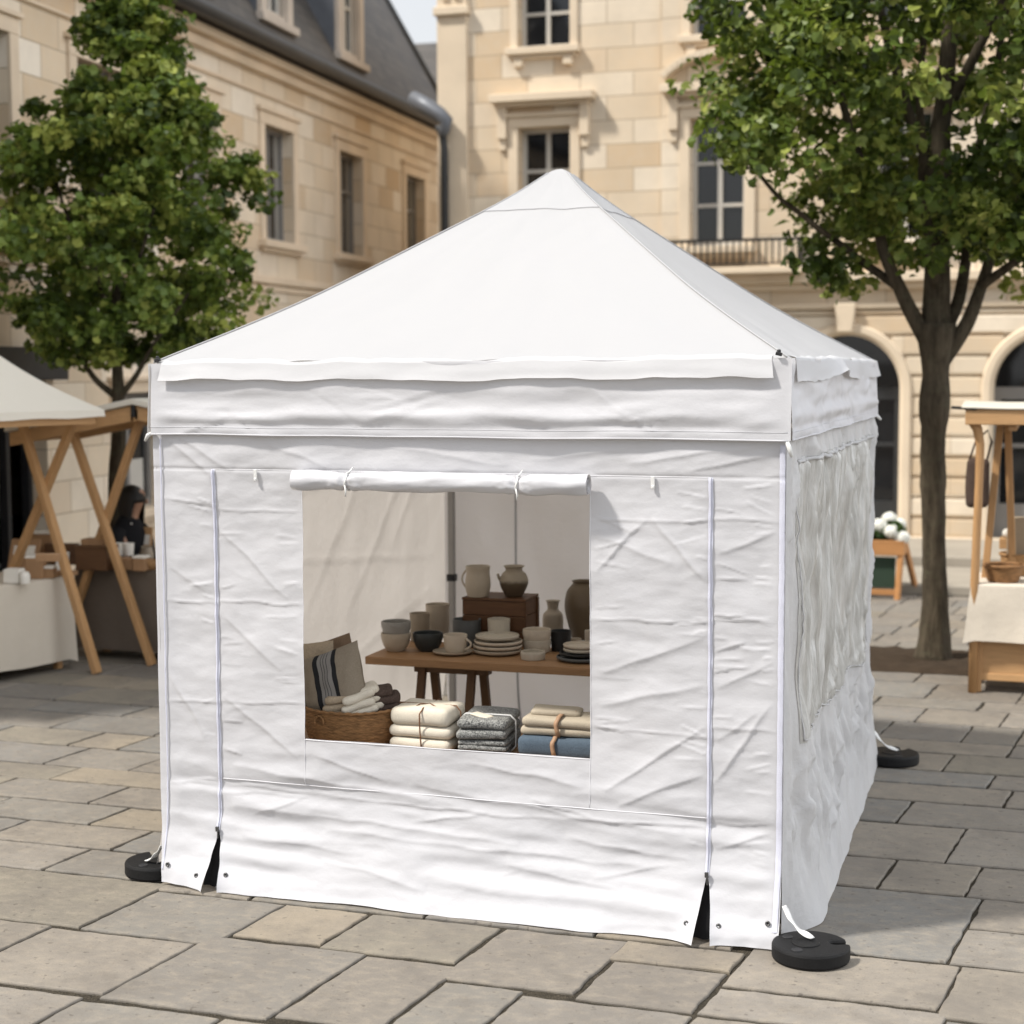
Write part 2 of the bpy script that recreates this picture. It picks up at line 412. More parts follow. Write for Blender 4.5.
# ------------------------------------------------------------------ buildings
WARM = [(.58,.43,.275), (.73,.60,.445), (.78,.67,.53), (.83,.745,.63), (.64,.475,.305)]
PALE = [(.60,.455,.30), (.69,.565,.415), (.73,.62,.48), (.78,.69,.565), (.64,.48,.315)]
M['ashL'] = ashlar('warm_ashlar', 'y', WARM, .66, .31)
M['ashR'] = ashlar('pale_ashlar', 'x', PALE, .70, .30)
M['trimL'] = plain('warm_trim_stone', (.70,.575,.435), .85, .25, 1.5, .3, 30)
M['trimR'] = plain('pale_trim_stone', (.67,.56,.425), .85, .22, 1.5, .3, 30)
M['trimD'] = plain('grey_dormer_stone', (.47,.41,.35), .85, .25, 2, .3, 30)
M['course'] = ashlar('rusticated_courses', 'x', PALE, 1.15, .245, .004, .3)
def slate():
    t = NT('dark_slate'); co = t.n('ShaderNodeTexCoord'); sp = t.n('ShaderNodeSeparateXYZ'); t.l(co.outputs['Object'], sp.inputs[0])
    cb = t.n('ShaderNodeCombineXYZ'); t.l(t.math('ADD', sp.outputs[1], t.math('MULTIPLY', sp.outputs[0], .3)), cb.inputs[0]); t.l(sp.outputs[2], cb.inputs[1])
    b = t.n('ShaderNodeTexBrick'); t.l(cb.outputs[0], b.inputs['Vector']); b.inputs['Scale'].default_value = 1
    b.inputs['Brick Width'].default_value = .24; b.inputs['Row Height'].default_value = .15; b.inputs['Mortar Size'].default_value = .006
    b.inputs['Color1'].default_value = (.045,.043,.043,1); b.inputs['Color2'].default_value = (.085,.078,.072,1); b.inputs['Mortar'].default_value = (.02,.02,.02,1)
    c = t.mix(t.ramp(t.noise(co.outputs['Object'], .9, 5), [(.35, 0), (.75, .6)]), b.outputs['Color'], (.10,.085,.07))
    return t.done(t.pbsdf(c, .6, t.bump(b.outputs['Fac'], .5, .01), .35))
M['slate'] = slate()
M['lead'] = plain('grey_lead', (.14,.15,.17), .5, .25, 5, .2, 20, metal=.3)
M['zinc'] = plain('dark_zinc', (.045,.047,.05), .5, .3, 4, .1, 20, metal=.3)
M['glass'] = plain('dark_window_glass', (.010,.011,.013), .05, .4, 1.2, .0, 20, .7)
M['curtain'] = plain('grey_curtain', (.24,.23,.21), .9, .25, 3, .1, 20, .1)
M['frameG'] = plain('grey_window_paint', (.22,.21,.20), .55, .12, 6, .05, 30)
M['frameW'] = plain('pale_window_paint', (.52,.50,.46), .55, .1, 6, .05, 30)
M['iron'] = plain('dark_iron', (.03,.03,.03), .5, .2, 10, .1, 60, metal=.5)
M['shop'] = plain('dark_shop_interior', (.016,.016,.018), .6, .4, 2, 0)
M['shelfgoods'] = plain('dim_shelf_goods', (.10,.075,.055), .8, .6, 5, .2, 20)

def wall_cells(mb, T, u0, u1, z0, z1, rects, depth, arches=()):
    R = list(rects)+[(c-r, c+r, zb, zs+r) for (c, r, zb, zs) in arches]
    us = sorted({u0, u1} | {v for r in R for v in r[:2] if u0 < v < u1}); zs_ = sorted({z0, z1} | {v for r in R for v in r[2:] if z0 < v < z1})
    for a, b in zip(us[:-1], us[1:]):
        for c, d in zip(zs_[:-1], zs_[1:]):
            m, n = (a+b)/2, (c+d)/2
            if any(r[0] < m < r[1] and r[2] < n < r[3] for r in R): continue
            mb.add([T(a,c,0), T(b,c,0), T(b,d,0), T(a,d,0)], [(0,1,2,3)])
    for (a, b, c, d) in rects:
        for (p, q) in (((a,c),(a,d)), ((a,d),(b,d)), ((b,d),(b,c)), ((b,c),(a,c))):
            mb.add([T(p[0],p[1],0), T(q[0],q[1],0), T(q[0],q[1],-depth), T(p[0],p[1],-depth)], [(0,1,2,3)])
    for (c, r, zb, zs) in arches:
        n = 24; arc = [(c+r*math.cos(PI*k/n), zs+r*math.sin(PI*k/n)) for k in range(n+1)]
        for k in range(n):
            co = (c+r, zs+r) if k < n/2 else (c-r, zs+r)
            mb.add([T(*co,0), T(*arc[k+1],0), T(*arc[k],0)], [(0,1,2)])
        ol = [(c+r, zb)]+arc+[(c-r, zb)]
        for p, q in zip(ol[:-1], ol[1:]):
            mb.add([T(*p,0), T(*q,0), T(*q,-depth), T(*p,-depth)], [(0,1,2,3)])
def tbox(mb, T, u0, u1, z0, z1, w0, w1):
    V = [T(u, z, w) for w in (w0, w1) for z in (z0, z1) for u in (u0, u1)]
    return mb.add(V, [(0,1,3,2), (4,6,7,5), (0,4,5,1), (2,3,7,6), (0,2,6,4), (1,5,7,3)])
def win(T, root, a, b, c, d, fm, depth, cols=2, rows=(.62,), fw=.05, surround=None, sill=None, trim=None, curtain=True, hood=0):
    """casement window in the opening a..b, c..d : window > pane, curtain, surround, sill"""
    f = MB(); w0, w1 = -depth+.02, -depth+.075
    tbox(f, T, a, a+fw, c, d, w0, w1); tbox(f, T, b-fw, b, c, d, w0, w1)
    tbox(f, T, a+fw, b-fw, c, c+fw*1.3, w0, w1-.002); tbox(f, T, a+fw, b-fw, d-fw, d, w0, w1-.002)
    for k in range(1, cols):
        m = a+(b-a)*k/cols; tbox(f, T, m-fw*.55, m+fw*.55, c+fw*1.3, d-fw, w0, w1-.004)
    for r in rows:
        z = c+(d-c)*r; tbox(f, T, a+fw, b-fw, z-fw*.4, z+fw*.4, w0, w1-.009)
    W = f.build('window', fm, root)
    p = MB(); tbox(p, T, a+.01, b-.01, c+.01, d-.01, -depth+.008, -depth+.032); p.build('pane', M['glass'], W)
    if curtain:
        q = MB(); cw = (b-a)*.27
        for (x0, x1) in ((a+fw, a+fw+cw), (b-fw-cw*.6, b-fw)):
            tbox(q, T, x0, x1, c+.02, d-.02, -depth+.0325, -depth+.036)
        q.build('curtain', M['curtain'], W)
    if surround:
        s = MB(); g = surround
        tbox(s, T, a-g, a, c, d, -.01, .035); tbox(s, T, b, b+g, c, d, -.01, .035); tbox(s, T, a-g, b+g, d, d+g, -.01, .037)
        tbox(s, T, a-g-.05, b+g+.05, d+g, d+g+.05, -.01, .07)
        s.build('surround', trim, W, bevel=.008)
    if sill:
        s = MB(); tbox(s, T, a-sill, b+sill, c-.09, c, -.05, .12); tbox(s, T, a-sill+.06, b+sill-.06, c-.14, c-.09, -.01, .07)
        s.build('sill', trim, W, bevel=.01)
    return W

# ---- warm stone wing on the left, slate roof with dormers
LT = math.radians(3.9)
LB = thing('stone_house', 'warm sandstone building with steep dark slate roof and dormers, left of the white tent', 'building', (-7.44, 19.81, 0), LT)
TL = lambda u, z, w: (w, u, z)
wins = [(-2.05,-1.10), (-5.02,-4.07), (-7.65,-6.72), (-10.02,-9.08), (-12.25,-11.35), (-14.40,-13.45)]
shops = [(-14.35,-12.95,.02,2.2), (-11.6,-10.6,.85,2.05)]
wb = MB(); wall_cells(wb, TL, -18.5, -.3, -.05, 6.0, [(a, b, 3.86, 5.265) for a, b in wins]+shops, .24)
tbox(wb, TL, -18.5, -.3, -.05, 6.1, -6.2, -6.0)
wb.add([TL(-.3,-.05,0), TL(-.3,6.0,0), TL(-.3,6.0,-6.2), TL(-.3,-.05,-6.2)], [(0,1,2,3)]); wb.add([TL(-18.5,-.05,0), TL(-18.5,6.0,0), TL(-18.5,6.0,-6.2), TL(-18.5,-.05,-6.2)], [(0,3,2,1)])
wb.build('wall', M['ashL'], LB)
for a, b in wins: win(TL, LB, a, b, 3.86, 5.265, M['frameG'], .2, 2, (.64,), .05, .15, .22, M['trimL'])
c = MB(); tbox(c, TL, -18.5, -.25, 5.84, 5.96, -.01, .10); tbox(c, TL, -18.5, -.22, 5.96, 6.06, -.01, .2); tbox(c, TL, -18.5, -.2, 5.60, 5.64, -.01, .03); c.build('cornice', M['trimL'], LB, bevel=.015)
c = MB(); tbox(c, TL, -18.5, -.3, 3.33, 3.42, -.01, .06); tbox(c, TL, -18.5, -.3, 3.24, 3.30, -.01, .03); tbox(c, TL, -18.5, -.3, -.02, .5, -.01, .05); c.build('string_course', M['trimL'], LB, bevel=.01)
SL = 1.85; ez = 6.14; RH = -1.72; RZ = ez+2.04*SL; HE = .45
rf = MB(); u0, u1, e = -18.7, -.12, .32
V = [(e,u0,ez), (e,u1,ez), (-6.3,u1,ez), (-6.3,u0,ez), (RH,u0,RZ), (RH,u1-HE,RZ)]
rf.add(V, [(0,1,5,4), (1,2,5), (2,3,4,5), (0,4,3)]); rf.add([(e,u0,ez-.05), (e,u1,ez-.05), (-6.3,u1,ez-.05), (-6.3,u0,ez-.05)], [(0,3,2,1)])
R_ = rf.build('roof', M['slate'], LB)
gt = MB(); gt.tube([(e+.05, u0, ez-.01), (e+.05, u1, ez-.01)], .075, 10); gt.build('gutter', M['zinc'], LB, smooth=True)
hp_ = MB(); hp_.tube([(e,u1,ez+.02), (RH,u1-HE,RZ+.02)], .05, 8); hp_.build('hip_flashing', M['zinc'], LB, smooth=True)
for (a, b) in ((-5.46,-4.40), (-8.10,-7.06), (-10.6,-9.5), (-12.9,-11.8), (-15.4,-14.3)):
    fz0, fz1, wn = 6.42, 7.75, .16
    d = MB(); Tn = lambda u, z, w: (w+wn, u, z)
    wall_cells(d, Tn, a, b, fz0, fz1, [(a+.24, b-.24, fz0+.16, fz1-.12)], .14)
    for s_ in (a, b): d.add([Tn(s_,fz0,0), Tn(s_,fz1,0), Tn(s_,fz1,-1.35), Tn(s_,fz0,-.3)], [(0,1,2,3)])
    D = d.build('dormer', M['trimD'], LB)
    s = MB(); tbox(s, Tn, a-.06, b+.06, fz0-.02, fz0+.08, -.02, .09); tbox(s, Tn, a+.02, a+.2, fz0+.08, fz1-.1, -.01, .035); tbox(s, Tn, b-.2, b-.02, fz0+.08, fz1-.1, -.01, .035); tbox(s, Tn, a-.1, b+.1, fz1-.08, fz1+.06, -.02, .12); s.build('surround', M['trimD'], D, bevel=.01)
    f = MB(); aa, bb, cc, dd = a+.24, b-.24, fz0+.16, fz1-.12
    tbox(f, Tn, aa, aa+.05, cc, dd, -.12, -.07); tbox(f, Tn, bb-.05, bb, cc, dd, -.12, -.07); m_ = (aa+bb)/2; tbox(f, Tn, m_-.03, m_+.03, cc, dd, -.12, -.068); tbox(f, Tn, aa, bb, dd-.05, dd, -.12, -.072); tbox(f, Tn, aa, bb, cc+.6, cc+.64, -.12, -.074); tbox(f, Tn, aa, bb, cc, cc+.05, -.12, -.072)
    f.build('casement', M['frameW'], D)
    p = MB(); tbox(p, Tn, aa, bb, cc, dd, -.14, -.11); p.build('pane', M['glass'], D)
    k = MB(); m_ = (a+b)/2
    for (p0, p1) in (((a-.12, fz1+.05), (m_, fz1+.42)), ((m_, fz1+.42), (b+.12, fz1+.05))):
        k.add([Tn(*p0,.14), Tn(*p1,.14), Tn(*p1,-1.75), Tn(*p0,-1.4)], [(0,1,2,3)])
    k.add([Tn(a-.12,fz1+.05,.1), Tn(b+.12,fz1+.05,.1), Tn(m_,fz1+.42,.1)], [(0,1,2)])
    k.build('dormer_roof', M['slate'], D, solid=.03)
    for s_ in (a-.012, b+.012): ck = MB(); ck.add([Tn(s_,fz0,-.02), Tn(s_,fz1,-.02), Tn(s_,fz1,-1.33), Tn(s_,fz0,-.3)], [(0,1,2,3)]); ck.build('dormer_cheek', M['lead'], D)
# shop opening and notice window at street level
s = MB(); tbox(s, TL, -14.35, -12.95, .02, 2.2, -.9, -.86); SHP = s.build('shop_front', M['shop'], LB)
f = MB()
for z in (.5, .95, 1.4, 1.8): tbox(f, TL, -14.3, -13.4, z, z+.03, -.6, -.25)
f.build('shelf', M['frameG'], SHP)
f = MB(); random.seed(3)
for z in (.53, .98, 1.43):
    u = -14.25
    while u < -13.5:
        w = random.uniform(.08, .2); tbox(f, TL, u, u+w*.85, z, z+random.uniform(.12, .33), -.5, -.3); u += w
f.build('shelf_goods', M['shelfgoods'], SHP)
f = MB(); tbox(f, TL, -14.6, -12.8, 2.2, 2.5, -.01, .16); f.build('fascia', M['zinc'], SHP, bevel=.01)
f = MB(); tbox(f, TL, -13.4, -13.34, .02, 2.2, -.24, -.16); tbox(f, TL, -13.02, -12.96, .02, 2.2, -.24, -.16); f.build('door_frame', M['black_plastic'], SHP)
NW = win(TL, LB, -11.6, -10.6, .85, 2.05, M['frameG'], .2, 2, (), .06, .12, .15, M['trimL'], curtain=False)
s = MB(); tbox(s, TL, -11.45, -11.14, 1.25, 1.9, -.16, -.155); s.build('poster', M['frameW'], NW)
s = MB(); tbox(s, TL, -11.05, -10.72, .95, 1.35, -.16, -.155); s.build('poster', M['frameW'], NW)

# ---- small grey-roofed building seen in the gap
GB = thing('slate_house', 'pale building with grey slate roof glimpsed in gap below the sky', 'building', (-9.2, 28, 0), LT)
w = MB(); w.box((0,0,3.5), (7, 6, 7.04)); w.build('wall', M['trimL'], GB)
r = MB(); r.add([(-3.8,-3.3,7.0), (3.8,-3.3,7.0), (3.8,3.3,7.0), (-3.8,3.3,7.0), (-3.8,0,9.25), (3.8,0,9.25)], [(0,1,5,4), (2,3,4,5), (0,4,3), (1,2,5), (0,3,2,1)]); r.build('roof', M['slate'], GB)

# ---- pale palace front on the right
YR = 14.28
RB = thing('arcaded_palace', 'pale sandstone palace with ground floor arches, pediments and balcony behind the tent', 'building', (0, YR, 0))
TR_ = lambda u, z, w: (u, -w, z)
AR = [(-4.94,.657,.2,2.01), (-2.53,.657,.2,2.01), (-.12,.657,.2,2.01), (2.29,.657,.2,2.01), (4.70,.657,.2,2.01)]
colsA = [(-4.33,-3.63)]; colsB = [(-2.06,-1.37), (.21,.90), (2.48,3.17), (4.75,5.44)]
rects = [(a, b, 3.78, 5.36) for a, b in colsA+colsB]+[(a, b, 6.36, 7.75) for a, b in colsA+colsB]
wb = MB(); wall_cells(wb, TR_, -5.41, 8.5, -.05, 9.6, rects, .3, AR)
wb.add([(-5.41,0,-.05), (-5.41,0,9.6), (-5.41,7,9.6), (-5.41,7,-.05)], [(0,1,2,3)]); wb.add([(8.5,0,-.05), (8.5,0,9.6), (8.5,7,9.6), (8.5,7,-.05)], [(0,3,2,1)])
wb.add([(-5.41,0,9.6), (8.5,0,9.6), (8.5,7,9.6), (-5.41,7,9.6)], [(0,1,2,3)])
wb.build('wall', M['ashR'], RB)
# ground floor rusticated courses stop at each arch ring
cr = MB(); z = .22; ch = .245
while z < 2.95:
    za, zb = z, min(z+ch-.03, 2.96); zm = (za+zb)/2; xs_ = [-5.40]
    for (c0_, r_, zb_, zs_) in AR:
        rr = r_+.145; hw = rr if zm < zs_ else (math.sqrt(max(rr*rr-(zb-zs_)**2*.55-(zm-zs_)**2*.45, 0)) if zm-zs_ < rr else 0)
        if hw > .03: xs_ += [c0_-hw, c0_+hw]
    xs_.append(8.5)
    for a, b in zip(xs_[::2], xs_[1::2]):
        if b-a > .05: tbox(cr, TR_, a, b, za, zb, -.005, .045)
    z += ch
cr.build('rusticated_courses', M['course'], RB, bevel=.014)
for (c0_, r_, zb_, zs_) in AR:
    a = MB(); n = 28; prof = [(r_, -.02), (r_, .05), (r_+.05, .085), (r_+.12, .085), (r_+.145, .04), (r_+.145, -.02)]
    path = [(c0_+1, zb_)]+[None]*(n+1)+[None]
    Pn = []
    for (rr, w_) in prof:
        line = [TR_(c0_+rr, zb_, w_)]+[TR_(c0_+rr*math.cos(PI*k/n), zs_+rr*math.sin(PI*k/n), w_) for k in range(n+1)]+[TR_(c0_-rr, zb_, w_)]
        Pn.append(line)
    a.grid(np.array(Pn)); A = a.build('archivolt', M['trimR'], RB)
    k = MB(); V = []
    for w_ in (-.01, .15):
        V += [TR_(c0_-.085, 2.70, w_), TR_(c0_+.085, 2.70, w_), TR_(c0_+.13, 3.05, w_), TR_(c0_-.13, 3.05, w_)]
    k.add(V, [(0,1,2,3), (4,7,6,5), (0,4,5,1), (1,5,6,2), (2,6,7,3), (3,7,4,0)]); k.build('keystone', M['trimR'], A, bevel=.012)
    f = MB(); w0, w1 = -.27, -.2
    tbox(f, TR_, c0_-r_, c0_+r_, 1.88, 2.03, w0, w1); tbox(f, TR_, c0_-r_, c0_+r_, 1.30, 1.35, w0, w1-.01); tbox(f, TR_, c0_-.025, c0_+.025, .2, 1.9, w0, w1-.012)
    for s_ in (-1, 1): tbox(f, TR_, c0_+s_*(r_-.04)-.04, c0_+s_*(r_-.04)+.04, .2, 2.0, w0, w1-.004)
    tbox(f, TR_, c0_-r_, c0_+r_, .2, .62, w0, w1-.006)
    D = f.build('arched_window', M['frameG'] if c0_ != -.12 else M['zinc'], A)
    p = MB(); m = 20; V = [TR_(c0_-r_-.02, .15, -.28), TR_(c0_+r_+.02, .15, -.28)]+[TR_(c0_+(r_+.02)*math.cos(PI*q/m), zs_+(r_+.02)*math.sin(PI*q/m), -.28) for q in range(m+1)]
    p.add(V, [tuple(range(len(V)))]); p.build('arched_pane', M['glass'], A)
sc_ = MB()
tbox(sc_, TR_, -5.42, 8.5, 3.22, 3.30, -.01, .10); tbox(sc_, TR_, -5.44, 8.5, 3.30, 3.42, -.01, .2); tbox(sc_, TR_, -5.42, 8.5, 2.985, 3.05, -.01, .07)
tbox(sc_, TR_, -5.42, 8.5, .0, .22, -.01, .08)
sc_.build('string_course', M['trimR'], RB, bevel=.014)
pl = MB(); tbox(pl, TR_, -5.42, -5.01, 3.42, 6.83, -.01, .06); tbox(pl, TR_, -5.45, -4.97, 6.83, 6.94, -.01, .12); tbox(pl, TR_, -5.42, -5.01, 6.94, 9.6, -.01, .06)
for s_ in (-5.29, -5.13): pl.lathe([(.0,.0)], (0,0,0), 3) if False else tbox(pl, TR_, s_-.045, s_+.045, 7.02, 7.11, .06, .09)
pl.build('pilaster', M['trimR'], RB, bevel=.012)
by = MB(); tbox(by, TR_, -2.42, 8.5, 3.42, 9.6, -.01, .028)
# the bay right of the pilaster line stands a little proud : strips between openings
by = MB(); edges = [-2.42]+[v for a, b in colsB for v in (a-.001, b+.001)]+[8.5]
for a, b in zip(edges[::2], edges[1::2]): tbox(by, TR_, a, b, 3.425, 9.59, -.01, .07)
for a, b in colsB: tbox(by, TR_, a-.001, b+.001, 5.36, 6.36, -.01, .069)
by.build('projecting_bay', M['ashR'], RB)
TB = lambda u, z, w: TR_(u, z, w+.07)
for (a, b), T_ in [(colsA[0], TR_)]+[(c_, TB) for c_ in colsB]:
    W = win(T_, RB, a, b, 3.78, 5.36, M['frameW'], .26, 2, (.33, .66), .055, .13, .16, M['trimR'], curtain=False)
    W2 = win(T_, RB, a, b, 6.36, 7.75, M['frameW'], .26, 2, (.33, .66), .05, .10, .14, M['trimR'], curtain=False)
    br = MB()
    for s_ in (a-.02, b-.06): tbox(br, T_, s_-.02, s_+.1, 6.12, 6.22, -.01, .08)
    br.build('sill_bracket', M['trimR'], W2, bevel=.01)
    e = MB(); m_ = (a+b)/2
    for s_ in (-1, 1):
        x = m_+s_*(.35+.13+.07); tbox(e, T_, x-.06, x+.06, 5.22, 5.62, -.01, .09); tbox(e, T_, x-.045, x+.045, 5.08, 5.22, -.01, .05)
    tbox(e, T_, m_-.62, m_+.62, 5.62, 5.67, -.01, .12); tbox(e, T_, m_-.69, m_+.69, 5.67, 5.77, -.01, .2)
    if T_ is TB:
        n = 18; R0 = 1.02; zc = 6.17-R0
        for k in range(n):
            t0, t1 = math.radians(47+86*k/n), math.radians(47+86*(k+1)/n)
            V = []
            for w_ in (-.01, .2):
                for (rr, tt) in ((R0-.085,t0), (R0,t0), (R0,t1), (R0-.085,t1)): V.append(T_(m_+rr*math.cos(tt), zc+rr*math.sin(tt), w_))
            e.add(V, [(0,1,2,3), (4,7,6,5), (0,4,5,1), (1,5,6,2), (2,6,7,3), (3,7,4,0)])
    e.build('pediment', M['trimR'], W, bevel=.008)
bl = MB(); tbox(bl, TR_, -2.38, -.60, 3.42, 3.50, .0, .42); BL = bl.build('balcony', M['trimR'], RB, bevel=.01)
r = MB(); tbox(r, TR_, -2.34, -.64, 3.81, 3.845, .36, .4); tbox(r, TR_, -2.34, -.64, 3.53, 3.55, .365, .395)
for k in range(22): x = -2.33+k*.0802; tbox(r, TR_, x-.009, x+.009, 3.55, 3.81, .37, .39)
for x in (-2.34, -.65): tbox(r, TR_, x-.015, x+.015, 3.5, 3.85, .03, .4)
r.build('railing', M['iron'], BL)
# rainwater pipe with lead hopper on the near corner
dp = MB(); dp.tube([(-5.30,-.13,.1), (-5.30,-.13,5.15), (-5.31,-.16,5.3), (-5.36,-.2,5.42)], .05, 10); DP = dp.build('downpipe', M['zinc'], RB, smooth=True)
hp2 = MB(); hp2.tube([(-5.75,-.1,5.80), (-5.5,-.16,5.66), (-5.33,-.2,5.55), (-5.24,-.2,5.47), (-5.27,-.19,5.36), (-5.31,-.18,5.28)], [.10,.11,.10,.09,.075,.06], 10); hp2.build('hopper', M['lead'], DP, smooth=True)

# ------------------------------------------------------------------ trees
def leaf_mat(name, a, b, c):
    t = NT(name); at = t.n('ShaderNodeAttribute', attribute_name='leafc'); col = t.ramp(at.outputs['Fac'], [(0, a), (.5, b), (1, c)])
    d = t.pbsdf(col, .45, None, .35); tl = t.n('ShaderNodeBsdfTranslucent'); t.l(t.mix(.5, col, (.20,.27,.02)), tl.inputs['Color'])
    mx = t.n('ShaderNodeMixShader'); mx.inputs[0].default_value = .30; t.l(d, mx.inputs[1]); t.l(tl.outputs[0], mx.inputs[2]); return t.done(mx.outputs[0])
M['leafL'] = leaf_mat('left_leaves', (.030,.052,.011), (.135,.20,.036), (.42,.46,.11))
M['leafR'] = leaf_mat('right_leaves', (.022,.040,.009), (.11,.16,.028), (.36,.39,.095))
def bark():
    t = NT('bark'); v = t.coord('Object', (1, 1, .25)); a = t.noise(v, 16, 6, .65); b = t.noise(t.coord('Object', (1,1,2.5)), 9, 4)
    c = t.mix(t.ramp(a, [(.3, 0), (.7, 1)]), (.03,.024,.016), (.105,.085,.06)); c = t.mix(t.ramp(b, [(.5, 0), (.75, .5)]), c, (.09,.085,.055))
    return t.done(t.pbsdf(c, .9, t.bump(a, .9, .03), .15))
M['bark'] = bark()
def crown(name, parent, mat, centres, radii, per, size, seed):
    r = np.random.default_rng(seed); C0 = np.repeat(np.array(centres), per, 0); RR = np.repeat(np.array(radii), per)
    N = len(C0); d = r.normal(size=(N,3)); d /= np.linalg.norm(d, axis=1)[:,None]; rad = r.random(N)**.5
    off = d*rad[:,None]*RR[:,None]; off[:,2] *= .62
    P = C0+off
    nrm = d*.5+r.normal(size=(N,3))*.8+np.array([0,0,.75]); nrm /= np.linalg.norm(nrm, axis=1)[:,None]
    a = r.normal(size=(N,3)); t = np.cross(nrm, a); t /= np.linalg.norm(t, axis=1)[:,None]; b = np.cross(nrm, t)
    s = size*r.uniform(.5, 1.35, N)[:,None]
    pts = [(0,-.5,0), (-.42,-.28,.10), (-.5,.08,.12), (-.20,.22,.05), (0,.6,-.06), (.20,.22,.05), (.5,.08,.12), (.42,-.28,.10)]
    V = np.stack([P+s*(x*t+y_*b+z_*nrm) for x, y_, z_ in pts], 1).reshape(-1, 3)
    base = np.arange(N)[:,None]*8
    F = np.concatenate([base+np.array([[0,4,3,2,1]]), base+np.array([[0,7,6,5,4]])], 0)
    me = bpy.data.meshes.new(name); me.from_pydata(V.tolist(), [], F.tolist())
    tone = np.clip(np.repeat(r.normal(.46, .22, len(centres)), per)+r.normal(0, .18, N), 0, 1)
    fc = np.concatenate([tone, tone]); at = me.attributes.new('leafc', 'FLOAT', 'FACE'); at.data.foreach_set('value', fc.astype(np.float32))
    me.materials.append(mat); o = bpy.data.objects.new(name, me); COL.objects.link(o); o.parent = parent; return o
def limb(mb, pts, r0, r1, seed=0, n=9):
    pts = [Vector(p) for p in pts]; path = []
    m = len(pts)
    for i in range(m-1):
        for k in range(6):
            t = k/6; p0 = pts[max(i-1,0)]; p1 = pts[i]; p2 = pts[i+1]; p3 = pts[min(i+2,m-1)]
            path.append(.5*((2*p1)+(p2-p0)*t+(2*p0-5*p1+4*p2-p3)*t*t+(3*p1-p0-3*p2+p3)*t**3))
    path.append(pts[-1]); q = len(path)
    path = [p+Vector(mnoise.noise_vector(p*3+Vector((seed,0,0))))*.02*min(1, i/6) for i, p in enumerate(path)]
    mb.tube(path, [r0+(r1-r0)*(i/(q-1))**.8 for i in range(q)], n)
# right tree
TR = thing('broadleaf_tree', 'leafy tree with stout bark trunk standing in soil right of the tent', 'tree', (1.511, 6.69, 0))
tb = MB(); n = 40; path = []; rr = []
for i in range(n+1):
    z = 2.62*i/n; path.append((-.03*z/2.6+.012*math.sin(z*3), .0, z)); k = z/2.6
    rr.append(.102+.062*math.exp(-z/.16)-.012*math.sin(k*3)+.028*math.exp(-((z-2.0)/.16)**2)+.05*sstep(2.2, 2.6, z))
V0 = len(tb.v); tb.tube(path, rr, 28)
for i in range(V0, len(tb.v)):
    p = Vector(tb.v[i]); d = p.copy(); d.z = 0
    if d.length > .03:
        a_ = math.atan2(p.y, p.x); w = mnoise.noise(Vector((math.cos(a_)*2.2, math.sin(a_)*2.2, p.z*1.7)))*.014+mnoise.noise(p*9)*.008
        p += d.normalized()*w; tb.v[i] = tuple(p)
LR = [([(-.02,0,2.4), (-.03,.02,3.2), (.0,.05,4.3), (.06,.1,5.6), (.05,.1,7.0)], .125, .03), ([(-.05,-.02,2.42), (-.22,-.1,2.75), (-.36,-.2,3.05), (-.5,-.3,3.6), (-.72,-.42,4.3), (-1.0,-.5,5.2)], .072, .02),
      ([(.03,.02,2.35), (.2,.02,2.62), (.32,.06,2.95), (.46,.1,3.4), (.8,.2,4.2), (1.1,.3,5.0)], .07, .02), ([(0,.05,2.5), (.16,.15,2.9), (.2,.3,3.6), (.35,.6,4.6), (.5,.9,5.6)], .06, .02),
      ([(-.02,-.05,2.9), (-.1,-.4,3.6), (-.1,-.8,4.4), (-.05,-1.0,5.3)], .05, .015), ([(-.3,-.15,2.9), (-.7,-.1,3.2), (-1.2,0,3.6), (-1.6,.1,4.0)], .04, .012), ([(.0,.05,3.6), (-.35,.1,4.5), (-.6,.15,5.6), (-.7,.1,6.4)], .05, .015),
      ([(.3,.05,2.9), (.75,-.1,3.2), (1.2,-.2,3.5), (1.6,-.2,3.9)], .04, .012), ([(.02,.05,4.2), (.4,.0,5.0), (.8,-.1,5.8), (1.0,-.1,6.4)], .05, .015)]
for i, (p, a, b) in enumerate(LR): limb(tb, p, a, b, i)
tb.build('trunk', M['bark'], TR, smooth=True)
rg = random.Random(5); cen = []; rad = []
while len(cen) < 680:
    x, y_, z = rg.uniform(-2.1, 2.5), rg.uniform(-1.9, 1.9), rg.uniform(2.75, 7.6)
    k = (z-4.9); rzz = 2.75 if k > 0 else 2.1
    q = ((x-.14)/1.93)**2+(y_/1.85)**2+(k/rzz)**2
    nz_ = mnoise.noise(Vector((x, y_, z))*1.3)*.4
    if q > 1+nz_ or q < .18 or (z < 3.08 and -.40 < x < .60): continue
    if rg.random() > .35+.65*q: continue
    if mnoise.noise(Vector((x*1.4+9, y_*1.4, z*1.6))) < -.33: continue
    cen.append((x, y_, z)); rad.append(rg.uniform(.18, .34))
crown('crown', TR, M['leafR'], cen, rad, 66, .078, 11)
